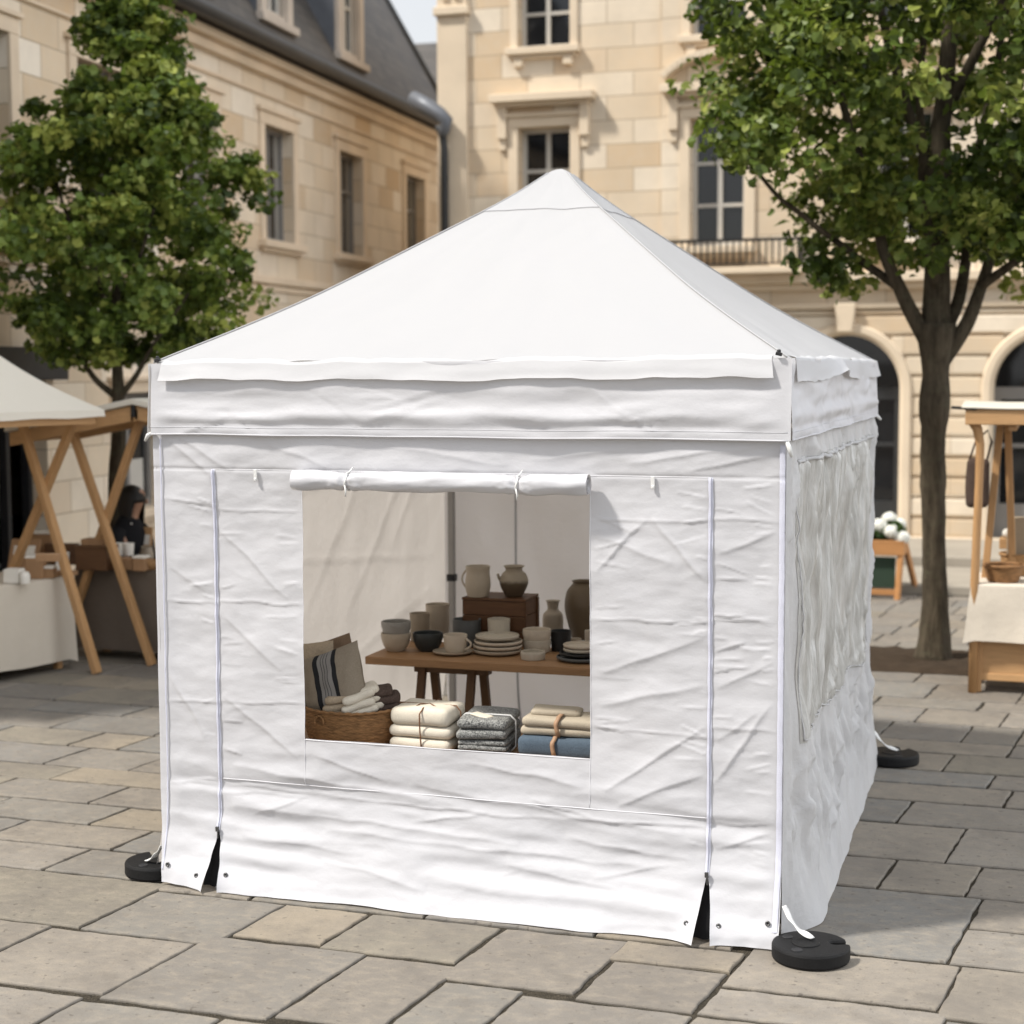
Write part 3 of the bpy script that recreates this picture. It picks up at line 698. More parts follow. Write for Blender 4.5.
# left tree : pointed crown
TLf = thing('conical_tree', 'young tree with pointed green crown behind the wooden stalls on the left', 'tree', (-5.175, 5.78, 0))
tb = MB(); limb(tb, [(0,0,-.02), (.02,0,1.2), (.05,0,2.0), (.07,.0,2.5), (.1,0,3.6), (.2,.02,5.2)], .092, .014, 3, 14)
for i, (p, a, b) in enumerate([([(.06,0,2.05), (-.15,-.05,2.25), (-.38,-.1,2.6), (-.7,-.15,3.1)], .035, .01), ([(.06,0,2.05), (.2,0,2.2), (.42,.05,2.55), (.8,.1,3.1)], .035, .01), ([(.07,0,2.3), (.0,.15,2.7), (-.2,.3,3.3)], .03, .01),
                               ([(.08,0,2.6), (.35,-.15,3.1), (.6,-.3,3.6)], .03, .008), ([(.08,0,2.8), (-.25,-.1,3.4), (-.5,-.1,4.1)], .03, .008), ([(.1,0,3.2), (.4,0,3.9), (.5,0,4.5)], .025, .008), ([(.07,0,2.4), (.15,-.35,2.9), (.2,-.6,3.3)], .03, .008)]): limb(tb, p, a, b, i+20)
tb.build('trunk', M['bark'], TLf, smooth=True)
cen = []; rad = []; rg = random.Random(8)
def env(z):   # crown half-width by height
    return np.interp(z, [2.35, 2.5, 2.75, 2.95, 3.3, 3.7, 4.1, 4.5, 4.85, 5.2, 5.5], [.4, .8, 1.08, 1.18, 1.2, 1.13, .98, .68, .44, .27, .1])
while len(cen) < 470:
    z = rg.uniform(2.4, 5.5); a_ = rg.uniform(0, 2*PI); e_ = float(env(z)); q = math.sqrt(rg.random())
    lob = 1+.50*mnoise.noise(Vector((math.cos(a_)*1.6, math.sin(a_)*1.6, z*1.7)))
    if q < .3 and rg.random() < .6: continue
    x = .03+.085*(z-2.6)+math.cos(a_)*q*e_*lob; y_ = math.sin(a_)*q*e_*.9*lob
    if mnoise.noise(Vector((x*2+4, y_*2, z*2))) < -.28: continue
    cen.append((x, y_, z)); rad.append(rg.uniform(.13, .24)*(.75 if z > 4.6 else 1))
crown('crown', TLf, M['leafL'], cen, rad, 58, .07, 12)
# ================================================================== THE TENT
HE, HV = 2.33, 2.02                       # eave and valance-bottom heights
XL, XR = -1.40, 1.40; YB_R, YB_L = 3.14, 3.60
TENT = thing('canopy_tent', 'white pop-up canopy tent with rolled up front window showing pottery inside', 'tent', (0, 0, 0))
APEX = Vector((0, 1.62, 3.32))
def clear_mat():
    t = NT('crumpled_clear_film'); v = t.coord('Object', (1, 9, 1.1)); n = t.noise(v, 2.2, 5, .65)
    st = t.ramp(n, [(.32, 0), (.5, .35), (.72, 1)])
    nm = t.bump(n, .8, .03)
    d = t.pbsdf(t.mix(st, (.40,.39,.365), (.66,.66,.65)), .30, nm, .55)
    tr = t.n('ShaderNodeBsdfTransparent'); tr.inputs[0].default_value = (.86,.85,.82,1)
    mx = t.n('ShaderNodeMixShader'); t.l(t.ramp(n, [(.25, .62), (.7, .93)]), mx.inputs[0]); t.l(tr.outputs[0], mx.inputs[1]); t.l(d, mx.inputs[2]); return t.done(mx.outputs[0])
M['film'] = clear_mat(); M['fabric_flap'] = fabric_white('white_flap_polyester', col=(.60,.603,.625), bstr=.06)
# ---- roof ---------------------------------------------------------
EC = {'FL': Vector((XL, 0, 2.335)), 'FR': Vector((XR, 0, 2.345)), 'BR': Vector((XR, YB_R, 2.335)), 'BL': Vector((XL+.02, YB_L, 2.335))}
_st = np.linspace(0, 1, 201); _sv = np.interp(_st, [0,.10,.22,.36,.49,.61,.74,.86,.93,1], [0,.020,.040,.056,.055,.051,.047,.042,.024,0])
_sv = np.convolve(np.pad(_sv, 12, mode='edge'), np.ones(25)/25, 'valid')
def roof_pt(A, B, s, t, seed, lift=0.0):
    """s along the eave, t up to the apex"""
    p = A.lerp(B, s).lerp(APEX, t)
    sag = float(np.interp(t, _st, _sv))
    p.z -= sag
    mid = 4*s*(1-s)
    p.z -= .028*mid*(1-t)*t*4*.6
    w = .010*float(fbm(s*5+seed, t*2.2, 31, 3))*(1-t)+.010*float(vn(s*16*(1-t)+seed, t*1.5+seed, 37))*sstep(.45, .8, t)*(1-t)*2.4
    w += .010*float(vn(s*17+seed, t*3, 41))*math.exp(-t/.12)+.006*float(vn(s*6+seed, t*6, 43))*(1-t)
    p.z += w*min(1, mid*5)+lift
    if t > .965: # rounded tip
        q = (t-.965)/.035; p.z -= .017*q*q
    return p
def roof_panel(name, a, b, seed):
    A, B = EC[a], EC[b]; nu, nv = 90, 60
    P = np.zeros((nu+1, nv+1, 3))
    for i in range(nu+1):
        for j in range(nv+1): P[i, j] = roof_pt(A, B, i/nu, j/nv, seed)
    m = MB(); m.grid(P); o = m.build(name, M['fabric_roof'], TENT, smooth=True)
    # reinforcing cap near the peak
    nu, nv = 40, 16; P = np.zeros((nu+1, nv+1, 3))
    for i in range(nu+1):
        for j in range(nv+1): P[i, j] = roof_pt(A, B, i/nu, .79+.012*math.sin(PI*i/nu)+(.21-.012*math.sin(PI*i/nu))*j/nv, seed, .003)
    m = MB(); m.grid(P); m.build('peak_cap', M['fabric_roof'], o, smooth=True)
    m = MB(); m.tube([roof_pt(A, B, i/40, .788+.012*math.sin(PI*i/40), seed, .0045) for i in range(41)], .0013, 6); m.build('cap_seam', M['seam'], o, smooth=True)
    return o
for n_, (a, b) in enumerate((('FL','FR'), ('FR','BR'), ('BR','BL'), ('BL','FL'))): roof_panel('roof_panel', a, b, n_*7.3)
for k in ('FL', 'FR', 'BR', 'BL'):
    m = MB(); m.tube([roof_pt(EC[k], EC[k], 0, t, 0, .004) for t in np.linspace(.0, .965, 40)], .0034, 8); m.build('hip_seam', M['fabric_roof'], TENT, smooth=True)
# eave flaps : short free strips over the valance
def flap(a, b, s0, s1, out, drop, wav, seed):
    A, B = EC[a], EC[b]; nu, nv = 120, 9; P = np.zeros((nu+1, nv+1, 3)); d = (B-A).normalized(); o_ = Vector((d.y, -d.x, 0))
    for i in range(nu+1):
        u = i/nu; s = s0+(s1-s0)*u; base = roof_pt(A, B, s, .012, seed)
        for j in range(nv+1):
            t = j/nv; e = min(u, 1-u)
            w = wav*(float(vn(u*5.2+seed, .3, 51))*1.2+.5*math.sin(u*9+seed))*t
            z = base.z+.002-drop*t+w*.7+.0025*float(vn(u*26, t*2+seed, 52))
            off = .032*min(1, t*9)+out*t*.6+w*.8+.006*float(vn(u*9, t*1.5+seed, 53))*t
            sh = (.012*(1 if u > .5 else -1))*t*(1 if e < .01 else 0)
            p = Vector((base.x, base.y, z))+o_*off+d*sh; P[i, j] = p
    m = MB(); m.grid(P); return m.build('eave_flap', M['fabric_flap'], TENT, smooth=True)
flap('FL', 'FR', .012, .985, .040, .088, .006, 1.0); flap('FR', 'BR', .035, 1.012, .06, .085, .055, 4.0); flap('BR', 'BL', .02, .98, .03, .085, .01, 2.0); flap('BL', 'FL', .02, .98, .03, .085, .01, 3.0)
# ---- valances ------------------------------------------------------
def valance(a, b, seed, segs, amp=1.0):
    A, B = EC[a], EC[b]; L = (B-A).length; nu, nv = int(L/.012), 30; d = (B-A).normalized(); o_ = Vector((d.y, -d.x, 0))
    u = np.linspace(-.007, L+.022, nu+1)[:,None]+np.zeros((1, nv+1)); t = np.linspace(0, 1, nv+1)[None,:]+np.zeros((nu+1, 1))
    w = amp*(.009*fbm(u*1.6+seed, t*2.2, 61, 3)+.0045*vn(u*3.2, t*6+seed, 62)+.012*np.exp(-((t-.72-.06*vn(u*1.4, 0*u+seed, 63))/.075)**2)*(.55+.9*vn(u*.9+seed, 0*u, 64))
        -.009*np.exp(-((t-.86-.04*vn(u*1.1, 0*u+seed, 65))/.05)**2)*(.6+.8*vn(u*1.2+seed, 0*u, 66)))
    w = w+creases(u, t*.32, segs)
    e = np.clip(np.minimum(u, L-u)/.10, 0, 1); w = w*e+.012*sstep(.1, 1, t)+.014
    P = np.zeros((nu+1, nv+1, 3)); zt = (EC[a].z+(EC[b].z-EC[a].z)*u/L)-.004; zb = HV+.004*vn(u*2, 0*u+seed, 67)
    for k in range(3): P[..., k] = A[k]+d[k]*u+o_[k]*w
    P[..., 2] = zt+(zb-zt)*t
    m = MB(); m.grid(P); o = m.build('valance', M['fabric'], TENT, smooth=True)
    m = MB(); m.tube([P[i, nv] for i in range(0, nu+1, 2)], .0035, 6); m.tube([P[i, nv-3]+np.array([o_.x, o_.y, 0])*.0005 for i in range(0, nu+1, 2)], .0012, 4); m.build('hem', M['fabric'], o, smooth=True)
    return o
rc = random.Random(21)
def rnd_segs(n, U, V, la, lb, ang, w=(.002,.0075), a=(.002,.0055)):
    out = []
    for _ in range(n):
        x, y_ = rc.uniform(*U), rc.uniform(*V); L = rc.uniform(la, lb); g_ = math.radians(rc.choice(ang)+rc.uniform(-12, 12))
        out.append((x, y_, x+L*math.cos(g_), y_+L*math.sin(g_), rc.uniform(*w), rc.uniform(*a)*rc.choice((1, 1, -.7))))
    return out
valance('FL', 'FR', 1.0, rnd_segs(26, (.1,2.6), (.05,.3), .15, .5, (5, -12, 25, 170)))
valance('FR', 'BR', 5.0, rnd_segs(14, (.1,2.8), (.05,.3), .2, .6, (20, 50, -25), (.015,.03), (.005,.012)), 1.5)
valance('BR', 'BL', 8.0, []); valance('BL', 'FL', 11.0, [])
# ---- front wall ----------------------------------------------------
ZX = (-1.112, 1.104); ZT = 1.868; WX = (-.69, .603); WZ = (.69, 1.80)
def fan(px, zs_, n, lo, hi, side, ang, w, a):
    out = []
    for _ in range(n):
        z = rc.uniform(*zs_); L = rc.uniform(lo, hi); g_ = math.radians(rc.gauss(ang, 9)); sx = side if side else rc.choice((-1, 1)); x = px+sx*.012
        out.append((x, z, x+sx*L*math.cos(g_), z+L*math.sin(g_)*(1 if sx > 0 else -1)*(1 if ang else rc.choice((-1, 1))), rc.uniform(*w), rc.uniform(*a)))
    return out
THIN, SOFT = (.0025, .005), (.010, .020)
SEG = []
for x0, x1 in ((XL+.03, ZX[0]), (ZX[0]+.01, WX[0]-.01), (WX[1]+.01, ZX[1]-.01), (ZX[1]+.01, XR-.03)):       # packing folds across every panel
    for z, am in ((1.70, .0042), (1.275, .0050), (.835, .0042), (.44, .0036)):
        dz = rc.uniform(-.02, .02); SEG.append((x0-.02, z+dz+rc.uniform(-.012, .012), x1+.02, z+dz+rc.uniform(-.012, .012), rc.uniform(.003, .005), am))
SEG += [(ZX[0]+.02, .455, WX[0]+.2, .44, .004, .004), (-.75, .435, .55, .42, .004, .0045), (.5, .43, 1.09, .445, .004, .004)]
SEG += fan(ZX[1], (.35, 1.85), 26, .05, .16, 0, 0, THIN, (.0025, .0055))+fan(ZX[0], (.35, 1.85), 18, .05, .14, 0, 0, THIN, (.002, .0045))+fan(XR-.03, (.3, 1.9), 24, .04, .14, -1, 0, THIN, (.0025, .005))
SEG += fan(WX[0], (.75, 1.75), 8, .06, .2, -1, 0, THIN, (.002, .004))+fan(WX[1], (.75, 1.75), 10, .06, .2, 1, 0, THIN, (.002, .004))
SEG += [(-1.38,.98,-1.18,.66,.010,.006), (-1.09,1.60,-.76,1.30,.010,.006), (-1.08,1.22,-.80,.98,.012,.006), (-1.09,.86,-.72,.60,.012,.006), (-1.36,1.45,-1.15,1.30,.012,.004),            # long tension folds, left panels fall to the right
        (.62,1.47,.84,1.69,.007,.005), (.86,1.70,1.09,1.44,.009,.0065), (.64,1.05,1.08,1.22,.016,.006), (.64,.92,1.08,1.02,.016,.006), (.66,.56,1.09,.86,.010,.006), (.72,.50,1.08,.66,.010,.006), (.63,1.62,.95,1.52,.014,.005),
        (1.13,1.55,1.37,1.66,.012,.005), (1.13,1.02,1.37,1.14,.012,.005), (1.12,.62,1.36,.97,.012,.0065), (1.13,.36,1.37,.44,.012,.006), (1.13,.80,1.30,.92,.010,.004),
        (-1.36,2.02,-1.12,1.83,.012,.006), (-1.30,2.02,-1.02,1.86,.010,.005), (-.9,2.0,-.55,1.88,.014,.005), (-.3,1.98,.25,1.90,.016,.005), (.35,1.93,.85,2.0,.014,.005), (.75,1.92,1.36,2.01,.012,.006), (1.0,1.89,1.37,1.97,.010,.005)]
SEG += [(-1.05,.37,.3,.31,.030,.012), (-.6,.29,.9,.26,.026,.010), (-.2,.52,1.0,.40,.022,.009), (-1.05,.54,-.1,.46,.02,.008), (.05,.64,.58,.57,.012,.006), (-.6,.17,-.1,.09,.02,.008), (.25,.22,.75,.16,.02,.008), (-1.0,.24,-.4,.20,.02,.007), (.5,.35,1.05,.30,.02,.008),
        (-.65,.62,-.3,.52,.008,.005), (-.2,.36,.15,.42,.006,.005), (.35,.50,.62,.44,.007,.005), (-.95,.33,-.7,.42,.006,.004), (.62,.20,.95,.27,.006,.004), (.1,.14,.3,.20,.006,.004)]
def Ff(x, z):
    """front wall surface : y as a function of x, z"""
    x = np.asarray(x, float); z = np.asarray(z, float)
    fl = np.clip((.42-z)/.42, 0, 1)
    side = .5+.5*np.abs(x)/1.4
    y = -.125*fl**1.7*(.72+.28*sstep(-1.4, -.3, x))
    m = np.clip((1.40-np.abs(x))/.10, 0, 1); m = m*m*(3-2*m)
    top = np.clip((2.06-z)/.12, 0, 1)
    bil = .012*fbm(x*1.3+3, z*1.6, 71, 3)+.0045*fbm(x*2.6, z*6, 72, 3)+.0022*(.5-np.abs(fbm(x*3.5+z*2, z*8-x*1.5, 78, 3)))
    low = sstep(.75, .35, z); bil = bil+low*(.014*vn(x*1.1, z*9+x*.6, 73)+.008*vn(x*2.4, z*15, 74)+.006*(.5-np.abs(vn(x*1.5, z*11+x, 79))))
    # hold the cloth straight on the window edges and seams
    win_e = np.exp(-((np.minimum(np.abs(x-WX[0]), np.abs(x-WX[1])))/.03)**2)*((z > WZ[0]-.05) & (z < 1.9))
    y = y-(bil+creases(x, z, SEG)*(1-.6*win_e))*(.25+.75*m)*(.2+.8*top)
    y = y+.004*(1-win_e)*np.exp(-(np.abs(z-ZT)/.006)**2)
    hem = np.exp(-(z/.03)**2); y = y-hem*(.018*vn(x*3.3, 0*x, 75)+.008*vn(x*9, 0*x, 76))
    return y
def zbot(x): return .004+.010*np.clip(vn(np.asarray(x)*2.1+.4, 0*np.asarray(x), 77)+.25, 0, 1)
def slit(z): return .036*np.clip((.255-z)/.255, 0, 1)**.75
def front_piece(mb, x0, x1, sl0, sl1, hole=None):
    nz = 310; nx = max(6, int((x1-x0)/.0066)); xs_ = np.linspace(x0, x1, nx+1); zs_ = np.linspace(0, 2.06, nz+1)
    if hole:
        def snap(a, v): i = np.argmin(abs(a-v)); a[i] = v
        for v in hole[:2]: snap(xs_, v)
        for v in hole[2:]: snap(zs_, v)
    X, Z = np.meshgrid(xs_, zs_, indexing='ij'); XX = X.copy()
    XX = XX+.045*np.exp(-(X+1.41)/.16)*np.clip((.42-Z)/.42, 0, 1)**1.5
    if sl0: XX = XX+slit(Z)*np.exp(-(X-x0)/.12)*1.0
    if sl1: XX = XX-slit(Z)*np.exp(-(x1-X)/.12)*1.0
    Y = Ff(X, Z)
    if sl0: Y = Y-.03*np.exp(-(X-x0)/.05)*np.clip((.2-Z)/.2, 0, 1)
    if sl1: Y = Y-.045*np.exp(-(x1-X)/.05)*np.clip((.2-Z)/.2, 0, 1)
    zb = zbot(X); Z2 = zb+(Z/2.06)*(2.06-zb)
    mask = None
    if hole:
        cx, cz = (xs_[:-1]+xs_[1:])/2, (zs_[:-1]+zs_[1:])/2
        mask = ~(((cx > hole[0]) & (cx < hole[1]))[:,None] & ((cz > hole[2]) & (cz < hole[3]))[None,:])
    mb.grid(np.stack([XX, Y, Z2], -1), mask=mask)
fw = MB()
front_piece(fw, XL-.012, ZX[0], False, True); front_piece(fw, ZX[0], ZX[1], True, True, (WX[0], WX[1], WZ[0], WZ[1])); front_piece(fw, ZX[1], XR+.003, True, False)
FW = fw.build('front_wall', M['fabric'], TENT, smooth=True)
def strip(path_xz, w, off, name, mat, parent, vert=True, teeth=False):
    P = np.zeros((len(path_xz), 3, 3))
    for i, (x, z) in enumerate(path_xz):
        for j, k in enumerate((-.5, 0, .5)):
            xx, zz = (x+k*w, z) if vert else (x, z+k*w)
            P[i, j] = (xx, float(Ff(xx, zz))-off-(.003 if j == 1 else 0), zz)
    m = MB(); m.grid(P); return m.build(name, mat, parent, smooth=True)
for x in ZX:
    z = strip([(x+.0012*math.sin(q*40), q) for q in np.linspace(.255, ZT, 150)], .019, .004, 'zip', M['zip'], TENT)
    m = MB(); m.tube([(x, float(Ff(x, q))-.0085, q) for q in np.linspace(.255, ZT, 150)], .0015, 6); m.build('zip_teeth', M['zip'], z, smooth=True)
    m = MB(); y_ = float(Ff(x, .26)); m.box((x, y_-.014, .262), (.016, .010, .022)); m.box((x+.003, y_-.018, .238), (.006, .004, .035)); m.build('zip_pull', M['eyelet'], z, bevel=.002)
e = MB()
for sx in (-1, 1):
    x0 = ZX[0] if sx < 0 else ZX[1]; x1 = WX[0] if sx < 0 else WX[1]
for pth in ([(WX[0], z) for z in np.linspace(.49, WZ[1], 70)], [(WX[1], z) for z in np.linspace(.49, WZ[1], 70)], [(x, WZ[0]) for x in np.linspace(*WX, 60)], [(x, .485) for x in np.linspace(ZX[0], ZX[1], 110)], [(x, ZT) for x in np.linspace(ZX[0], ZX[1], 110)]):
    e.tube([(x, float(Ff(x, z))-.0008, z) for x, z in pth], .0016, 6)
e.build('window_edging', M['piping'], FW, smooth=True)
# corner zips (lavender-white tape running down each front corner)
for x, s_ in ((XR-.012, 1), (XL+.028, -1)):
    z = strip([(x+.0016*float(vn(q*22, .3, 161)), q) for q in np.linspace(.07, 2.0, 190)], .022 if s_ > 0 else .008, .006, 'corner_zip', M['zip'], TENT)
# window roll : the flap rolled up and tied
def roll():
    nu, na = 150, 30; P = np.zeros((nu+1, na+1, 3)); x0, x1 = -.70, .612
    for i in range(nu+1):
        u = i/nu; x = x0+(x1-x0)*u; r = .043
        for tx in (-.445, .315): r -= .011*math.exp(-((x-tx)/.022)**2)
        r += .007*float(vn(u*9, 0*u+.1, 81)); cz = 1.832+.004*float(vn(u*3, .2, 82))-.006*math.exp(-((x+.445)/.05)**2)-.006*math.exp(-((x-.315)/.05)**2)
        for j in range(na+1):
            a = 2*PI*j/na; rr = r*(1+.09*float(vn(x*7, a*.9, 83))+.09*float(vn(x*4+a*.8, a*1.6, 85))+.05*float(vn(x*12+a*1.5, a*2, 86))+.20*float(vn(x*34, a*2.2, 84))*math.exp(-(min(abs(x+.445), abs(x-.315))/.075)**2))
            P[i, j] = (x, -.055+rr*math.cos(a), cz+rr*math.sin(a)*.96)
    m = MB(); m.grid(P)
    for tx, i in ((x0, 0), (x1, nu)):      # spiral inside the open ends
        sp = []
        for k in range(60):
            a = .4+k*.22; r = .041-.0005*k; sp.append((r*math.cos(a), r*math.sin(a)*.96))
        s_ = 1 if i else -1; Q = np.zeros((60, 2, 3))
        for k, (a, b) in enumerate(sp): Q[k, 0] = (tx, -.055+a, 1.832+b); Q[k, 1] = (tx-.1*s_, -.055+a, 1.832+b)
        m.grid(Q)
    o = m.build('rolled_flap', M['fabric'], TENT, smooth=True)
    for tx in (-.445, .315):
        m = MB(); m.tube([(tx+.004*math.sin(3*a), -.055+.036*math.cos(a), 1.829+.037*math.sin(a)) for a in np.linspace(0, 2*PI, 24)], .004, 6)
        m.tube([(tx, -.094, 1.815), (tx+.006, -.098, 1.79), (tx+.003, -.094, 1.768)], .0035, 6); m.tube([(tx, -.05, 1.866), (tx+.004, -.015, 1.885)], .004, 6)
        m.build('tie', M['strap'], o, smooth=True)
roll()
for x in (-.905, .868):
    y_ = float(Ff(x, 1.85)); m = MB(); m.box((x, y_-.007, 1.846), (.017, .006, .050)); m.box((x, y_-.011, 1.826), (.013, .007, .014)); m.build('toggle_loop', M['strap'], TENT, bevel=.003)
# eyelets along the hem
def eyelet(p, n):
    m = MB(); R = Vector(n).normalized().to_track_quat('Z', 'Y').to_matrix(); pr = [(.0045,0), (.0045,.003), (.009,.0035), (.011,.001), (.011,-.001)]
    b = MB(); b.lathe(pr, (0,0,0), 16); b.lathe([(.0001,.0006), (.0045,.0006)], (0,0,0), 16); m.add([R @ Vector(v)+Vector(p) for v in b.v], b.f); m.build('eyelet', M['eyelet'], FW, smooth=True)
for x, z in ((-1.19,.06), (-1.345,.09), (-1.045,.075), (-1.075,.02), (1.035,.075), (1.05,.018), (1.165,.075), (1.36,.10)):
    eyelet((x, float(Ff(x, z))-.012, z), (0, -1, .25))
# ---- right side wall -------------------------------------------------
SEGR = rnd_segs(60, (.05,3.05), (.05,2.0), .25, .9, (80, 95, 70, 60, 110), (.010,.024), (.014,.034)) + rnd_segs(26, (.05,3.05), (.05,.7), .2, .7, (45, 60, 30), (.010,.024), (.010,.024)) + \
       [(.12,1.95,.5,.5,.03,.014), (.3,2.0,1.4,1.86,.02,.012), (2.9,1.9,2.6,.9,.03,.014), (.1,.4,.9,.75,.02,.014), (.8,.15,1.6,.65,.025,.014)]
def Gs(y, z):
    y = np.asarray(y, float); z = np.asarray(z, float)
    fl = np.clip((.62-z)/.62, 0, 1); f_ = .10*np.clip(1-y/4.2, 0, 1)+.035
    w = f_*fl**1.6*sstep(-.01, .30, y)
    m = np.clip(np.minimum(y, YB_R-y)/.09, 0, 1); m = m*m*(3-2*m); top = np.clip((2.06-z)/.12, 0, 1)
    b = .026*fbm(y*2.0, z*.9+4, 101, 3)+.024*vn(y*7, z*1.3, 102)+.018*vn(y*14, z*2.2+y, 103)+.008*vn(y*30, z*5+y, 104)
    band = np.exp(-((z-.45)/.22)**2); b = b+band*(.045*vn(y*8, z*1.7+y*1.2, 108)+.030*vn(y*17, z*3, 109)+.016*vn(y*33+z*9, z*7, 110))
    w = w+(b+creases(y, z, SEGR))*(.1+.9*m)*(.2+.8*top)*(1-.93*np.exp(-(z/.16)**2))
    hem = np.exp(-(z/.05)**2); return w+hem*(.022*vn(y*2.1, 0*y, 105)+.004*vn(y*5, 0*y, 106))
WY = (.30, 2.93); WZS = (.76, 1.915)
ny, nz = 230, 150; ys = np.linspace(.0, YB_R, ny+1); zs_ = np.linspace(0, 2.06, nz+1)
def snap(a, v): a[np.argmin(abs(a-v))] = v
for v in WY: snap(ys, v)
for v in WZS: snap(zs_, v)
Y, Z = np.meshgrid(ys, zs_, indexing='ij'); X = XR+Gs(Y, Z)
cy, cz = (ys[:-1]+ys[1:])/2, (zs_[:-1]+zs_[1:])/2
mask = ~(((cy > WY[0]) & (cy < WY[1]))[:,None] & ((cz > WZS[0]) & (cz < WZS[1]))[None,:])
Z2 = Z+.008*np.clip(vn(Y*2.3, 0*Y, 107)+.3, 0, 1)*np.exp(-Z/.2)+.003
Yo = Y+.05*np.clip((.4-Z)/.4, 0, 1)*sstep(YB_R-.3, YB_R, Y)
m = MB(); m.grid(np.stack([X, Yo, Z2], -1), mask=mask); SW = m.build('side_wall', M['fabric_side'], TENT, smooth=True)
ya = np.linspace(WY[0]-.012, WY[1]+.012, 340); za = np.linspace(WZS[0]-.012, WZS[1]+.012, 80); Yw, Zw = np.meshgrid(ya, za, indexing='ij')
puck = .022*vn(Yw*16, Zw*1.6+Yw, 111)+.014*vn(Yw*34, Zw*2.4, 112)+.010*vn(Yw*5, Zw*6, 113)+.005*vn(Yw*60, Zw*9, 114)
ew = np.clip(np.minimum(np.minimum(Yw-ya[0], ya[-1]-Yw), np.minimum(Zw-za[0], za[-1]-Zw))/.03, 0, 1)
m = MB(); m.grid(np.stack([XR+Gs(Yw, Zw)+.004+(puck+.004)*ew, Yw, Zw], -1)); FI = m.build('clear_window', M['film'], SW, smooth=True)
m = MB()
for pth in ([(y_, WZS[1]) for y_ in np.linspace(*WY, 200)], [(y_, WZS[0]) for y_ in np.linspace(*WY, 200)], [(WY[0], z) for z in np.linspace(*WZS, 90)], [(WY[1], z) for z in np.linspace(*WZS, 90)]):
    pp = [(XR+float(Gs(y_, z))+.009+.008*abs(float(vn(y_*22, z*22, 121))), y_, z+.014*float(vn(y_*13, z*3, 122))) for y_, z in pth]
    big = 1.0 if abs(pth[0][1]-WZS[1]) < .01 and abs(pth[-1][1]-WZS[1]) < .01 else .4
    m.tube(pp, [big*(.007+.006*abs(float(vn(p[1]*30, p[2]*30, 123)))) for p in pp], 7)
m.build('window_weld', M['fabric_side'], FI, smooth=True)
# ---- left and back walls (seen from inside through the window) -------
def plainwall(name, A, B, seed, segs):
    A, B = Vector(A), Vector(B); L = (B-A).length; d = (B-A).normalized(); o_ = Vector((d.y, -d.x, 0)); nu, nv = int(L/.02), 100
    u = np.linspace(0, L, nu+1)[:,None]+np.zeros((1, nv+1)); z = np.linspace(.005, 2.06, nv+1)[None,:]+np.zeros((nu+1, 1))
    e = np.clip(np.minimum(u, L-u)/.1, 0, 1); w = (.018*fbm(u*1.1+seed, z*1.0, 131, 3)+.005*fbm(u*4, z*2+seed, 132, 2)+creases(u, z, segs))*e+.06*np.clip((.35-z)/.35, 0, 1)**1.6
    P = np.zeros((nu+1, nv+1, 3)); P[..., 0] = A.x+d.x*u+o_.x*w; P[..., 1] = A.y+d.y*u+o_.y*w; P[..., 2] = z
    m = MB(); m.grid(P); return m.build(name, M['fabric_in' if name == 'side_wall' else 'fabric_back'], TENT, smooth=True), P
plainwall('side_wall', (XL+.02, YB_L, 0), (XL, 0, 0), 2.0, [(.2,1.1,2.8,1.35,.012,.007), (.4,1.9,1.6,.9,.03,.010), (1.0,2.0,2.2,.9,.03,.008), (.2,.9,1.8,.6,.02,.008), (.3,1.8,.9,1.2,.02,.008), (1.2,1.75,2.6,1.6,.015,.007)])
BW, PB = plainwall('back_wall', (XR, YB_R, 0), (XL+.02, YB_L, 0), 6.0, [(1.2,1.7,2.0,1.35,.02,.006), (1.9,1.9,2.6,1.3,.02,.006), (1.0,.9,2.2,.75,.012,.005)])
def back_pt(x, z, off=0): 
    k = (x-XR)/(XL+.02-XR); return (x, YB_R+(YB_L-YB_R)*k-off, z)
m = MB(); m.tube([(p[0], p[1]-.006, p[2]) for p in (PB[int(PB.shape[0]*.81), j] for j in range(PB.shape[1]))], .007, 6); m.build('back_zip', M['seam'], BW, smooth=True)
# ---- frame -----------------------------------------------------------
for k, (dx, dy) in (('FL', (.045,.05)), ('FR', (-.045,.05)), ('BR', (-.045,-.06)), ('BL', (.075,-.075))):
    x, y_ = EC[k].x+dx, EC[k].y+dy; m = MB(); m.box((x, y_, 1.19), (.040, .040, 2.30)); L = m.build('leg', M['steel'], TENT, bevel=.004)
    m = MB(); m.box((x, y_, .95), (.056, .056, .045)); m.box((x, y_-.034, .952), (.03, .018, .026)); m.build('leg_clamp', M['black_plastic'], L, bevel=.004)
    m = MB(); m.box((x, y_, .0225), (.085, .085, .045)); m.build('foot_plate', M['steel'], L, bevel=.004)
m = MB()
for a, b in (('FL','FR'), ('FR','BR'), ('BR','BL'), ('BL','FL')):
    A, B = EC[a]+Vector((0,0,-.06)), EC[b]+Vector((0,0,-.06)); c = Vector((0, 1.6, 2.27)); A = A+(c-A)*.035; B = B+(c-B)*.035; Q = A.lerp(B, .5)
    for p, q in ((A, Q), (Q, B)):
        m.beam(p, q-Vector((0,0,.26)), .022, .014); m.beam(p-Vector((0,0,.26)), q, .022, .014)
m.build('frame_truss', M['steel'], TENT)
for k, dx, dy in (('FL', .02, .0), ('FR', -.028, -.02)):
    p = EC[k]+Vector((dx, dy, .012)); m = MB(); m.box(p, (.024, .022, .014), rot(0, .25 if k == 'FR' else -.25, 0)); m.lathe([(.008,0), (.008,.010), (.005,.013), (0,.013)], p+Vector((0,0,.005)), 12); m.build('corner_cap', M['black_plastic'], TENT, bevel=.004)
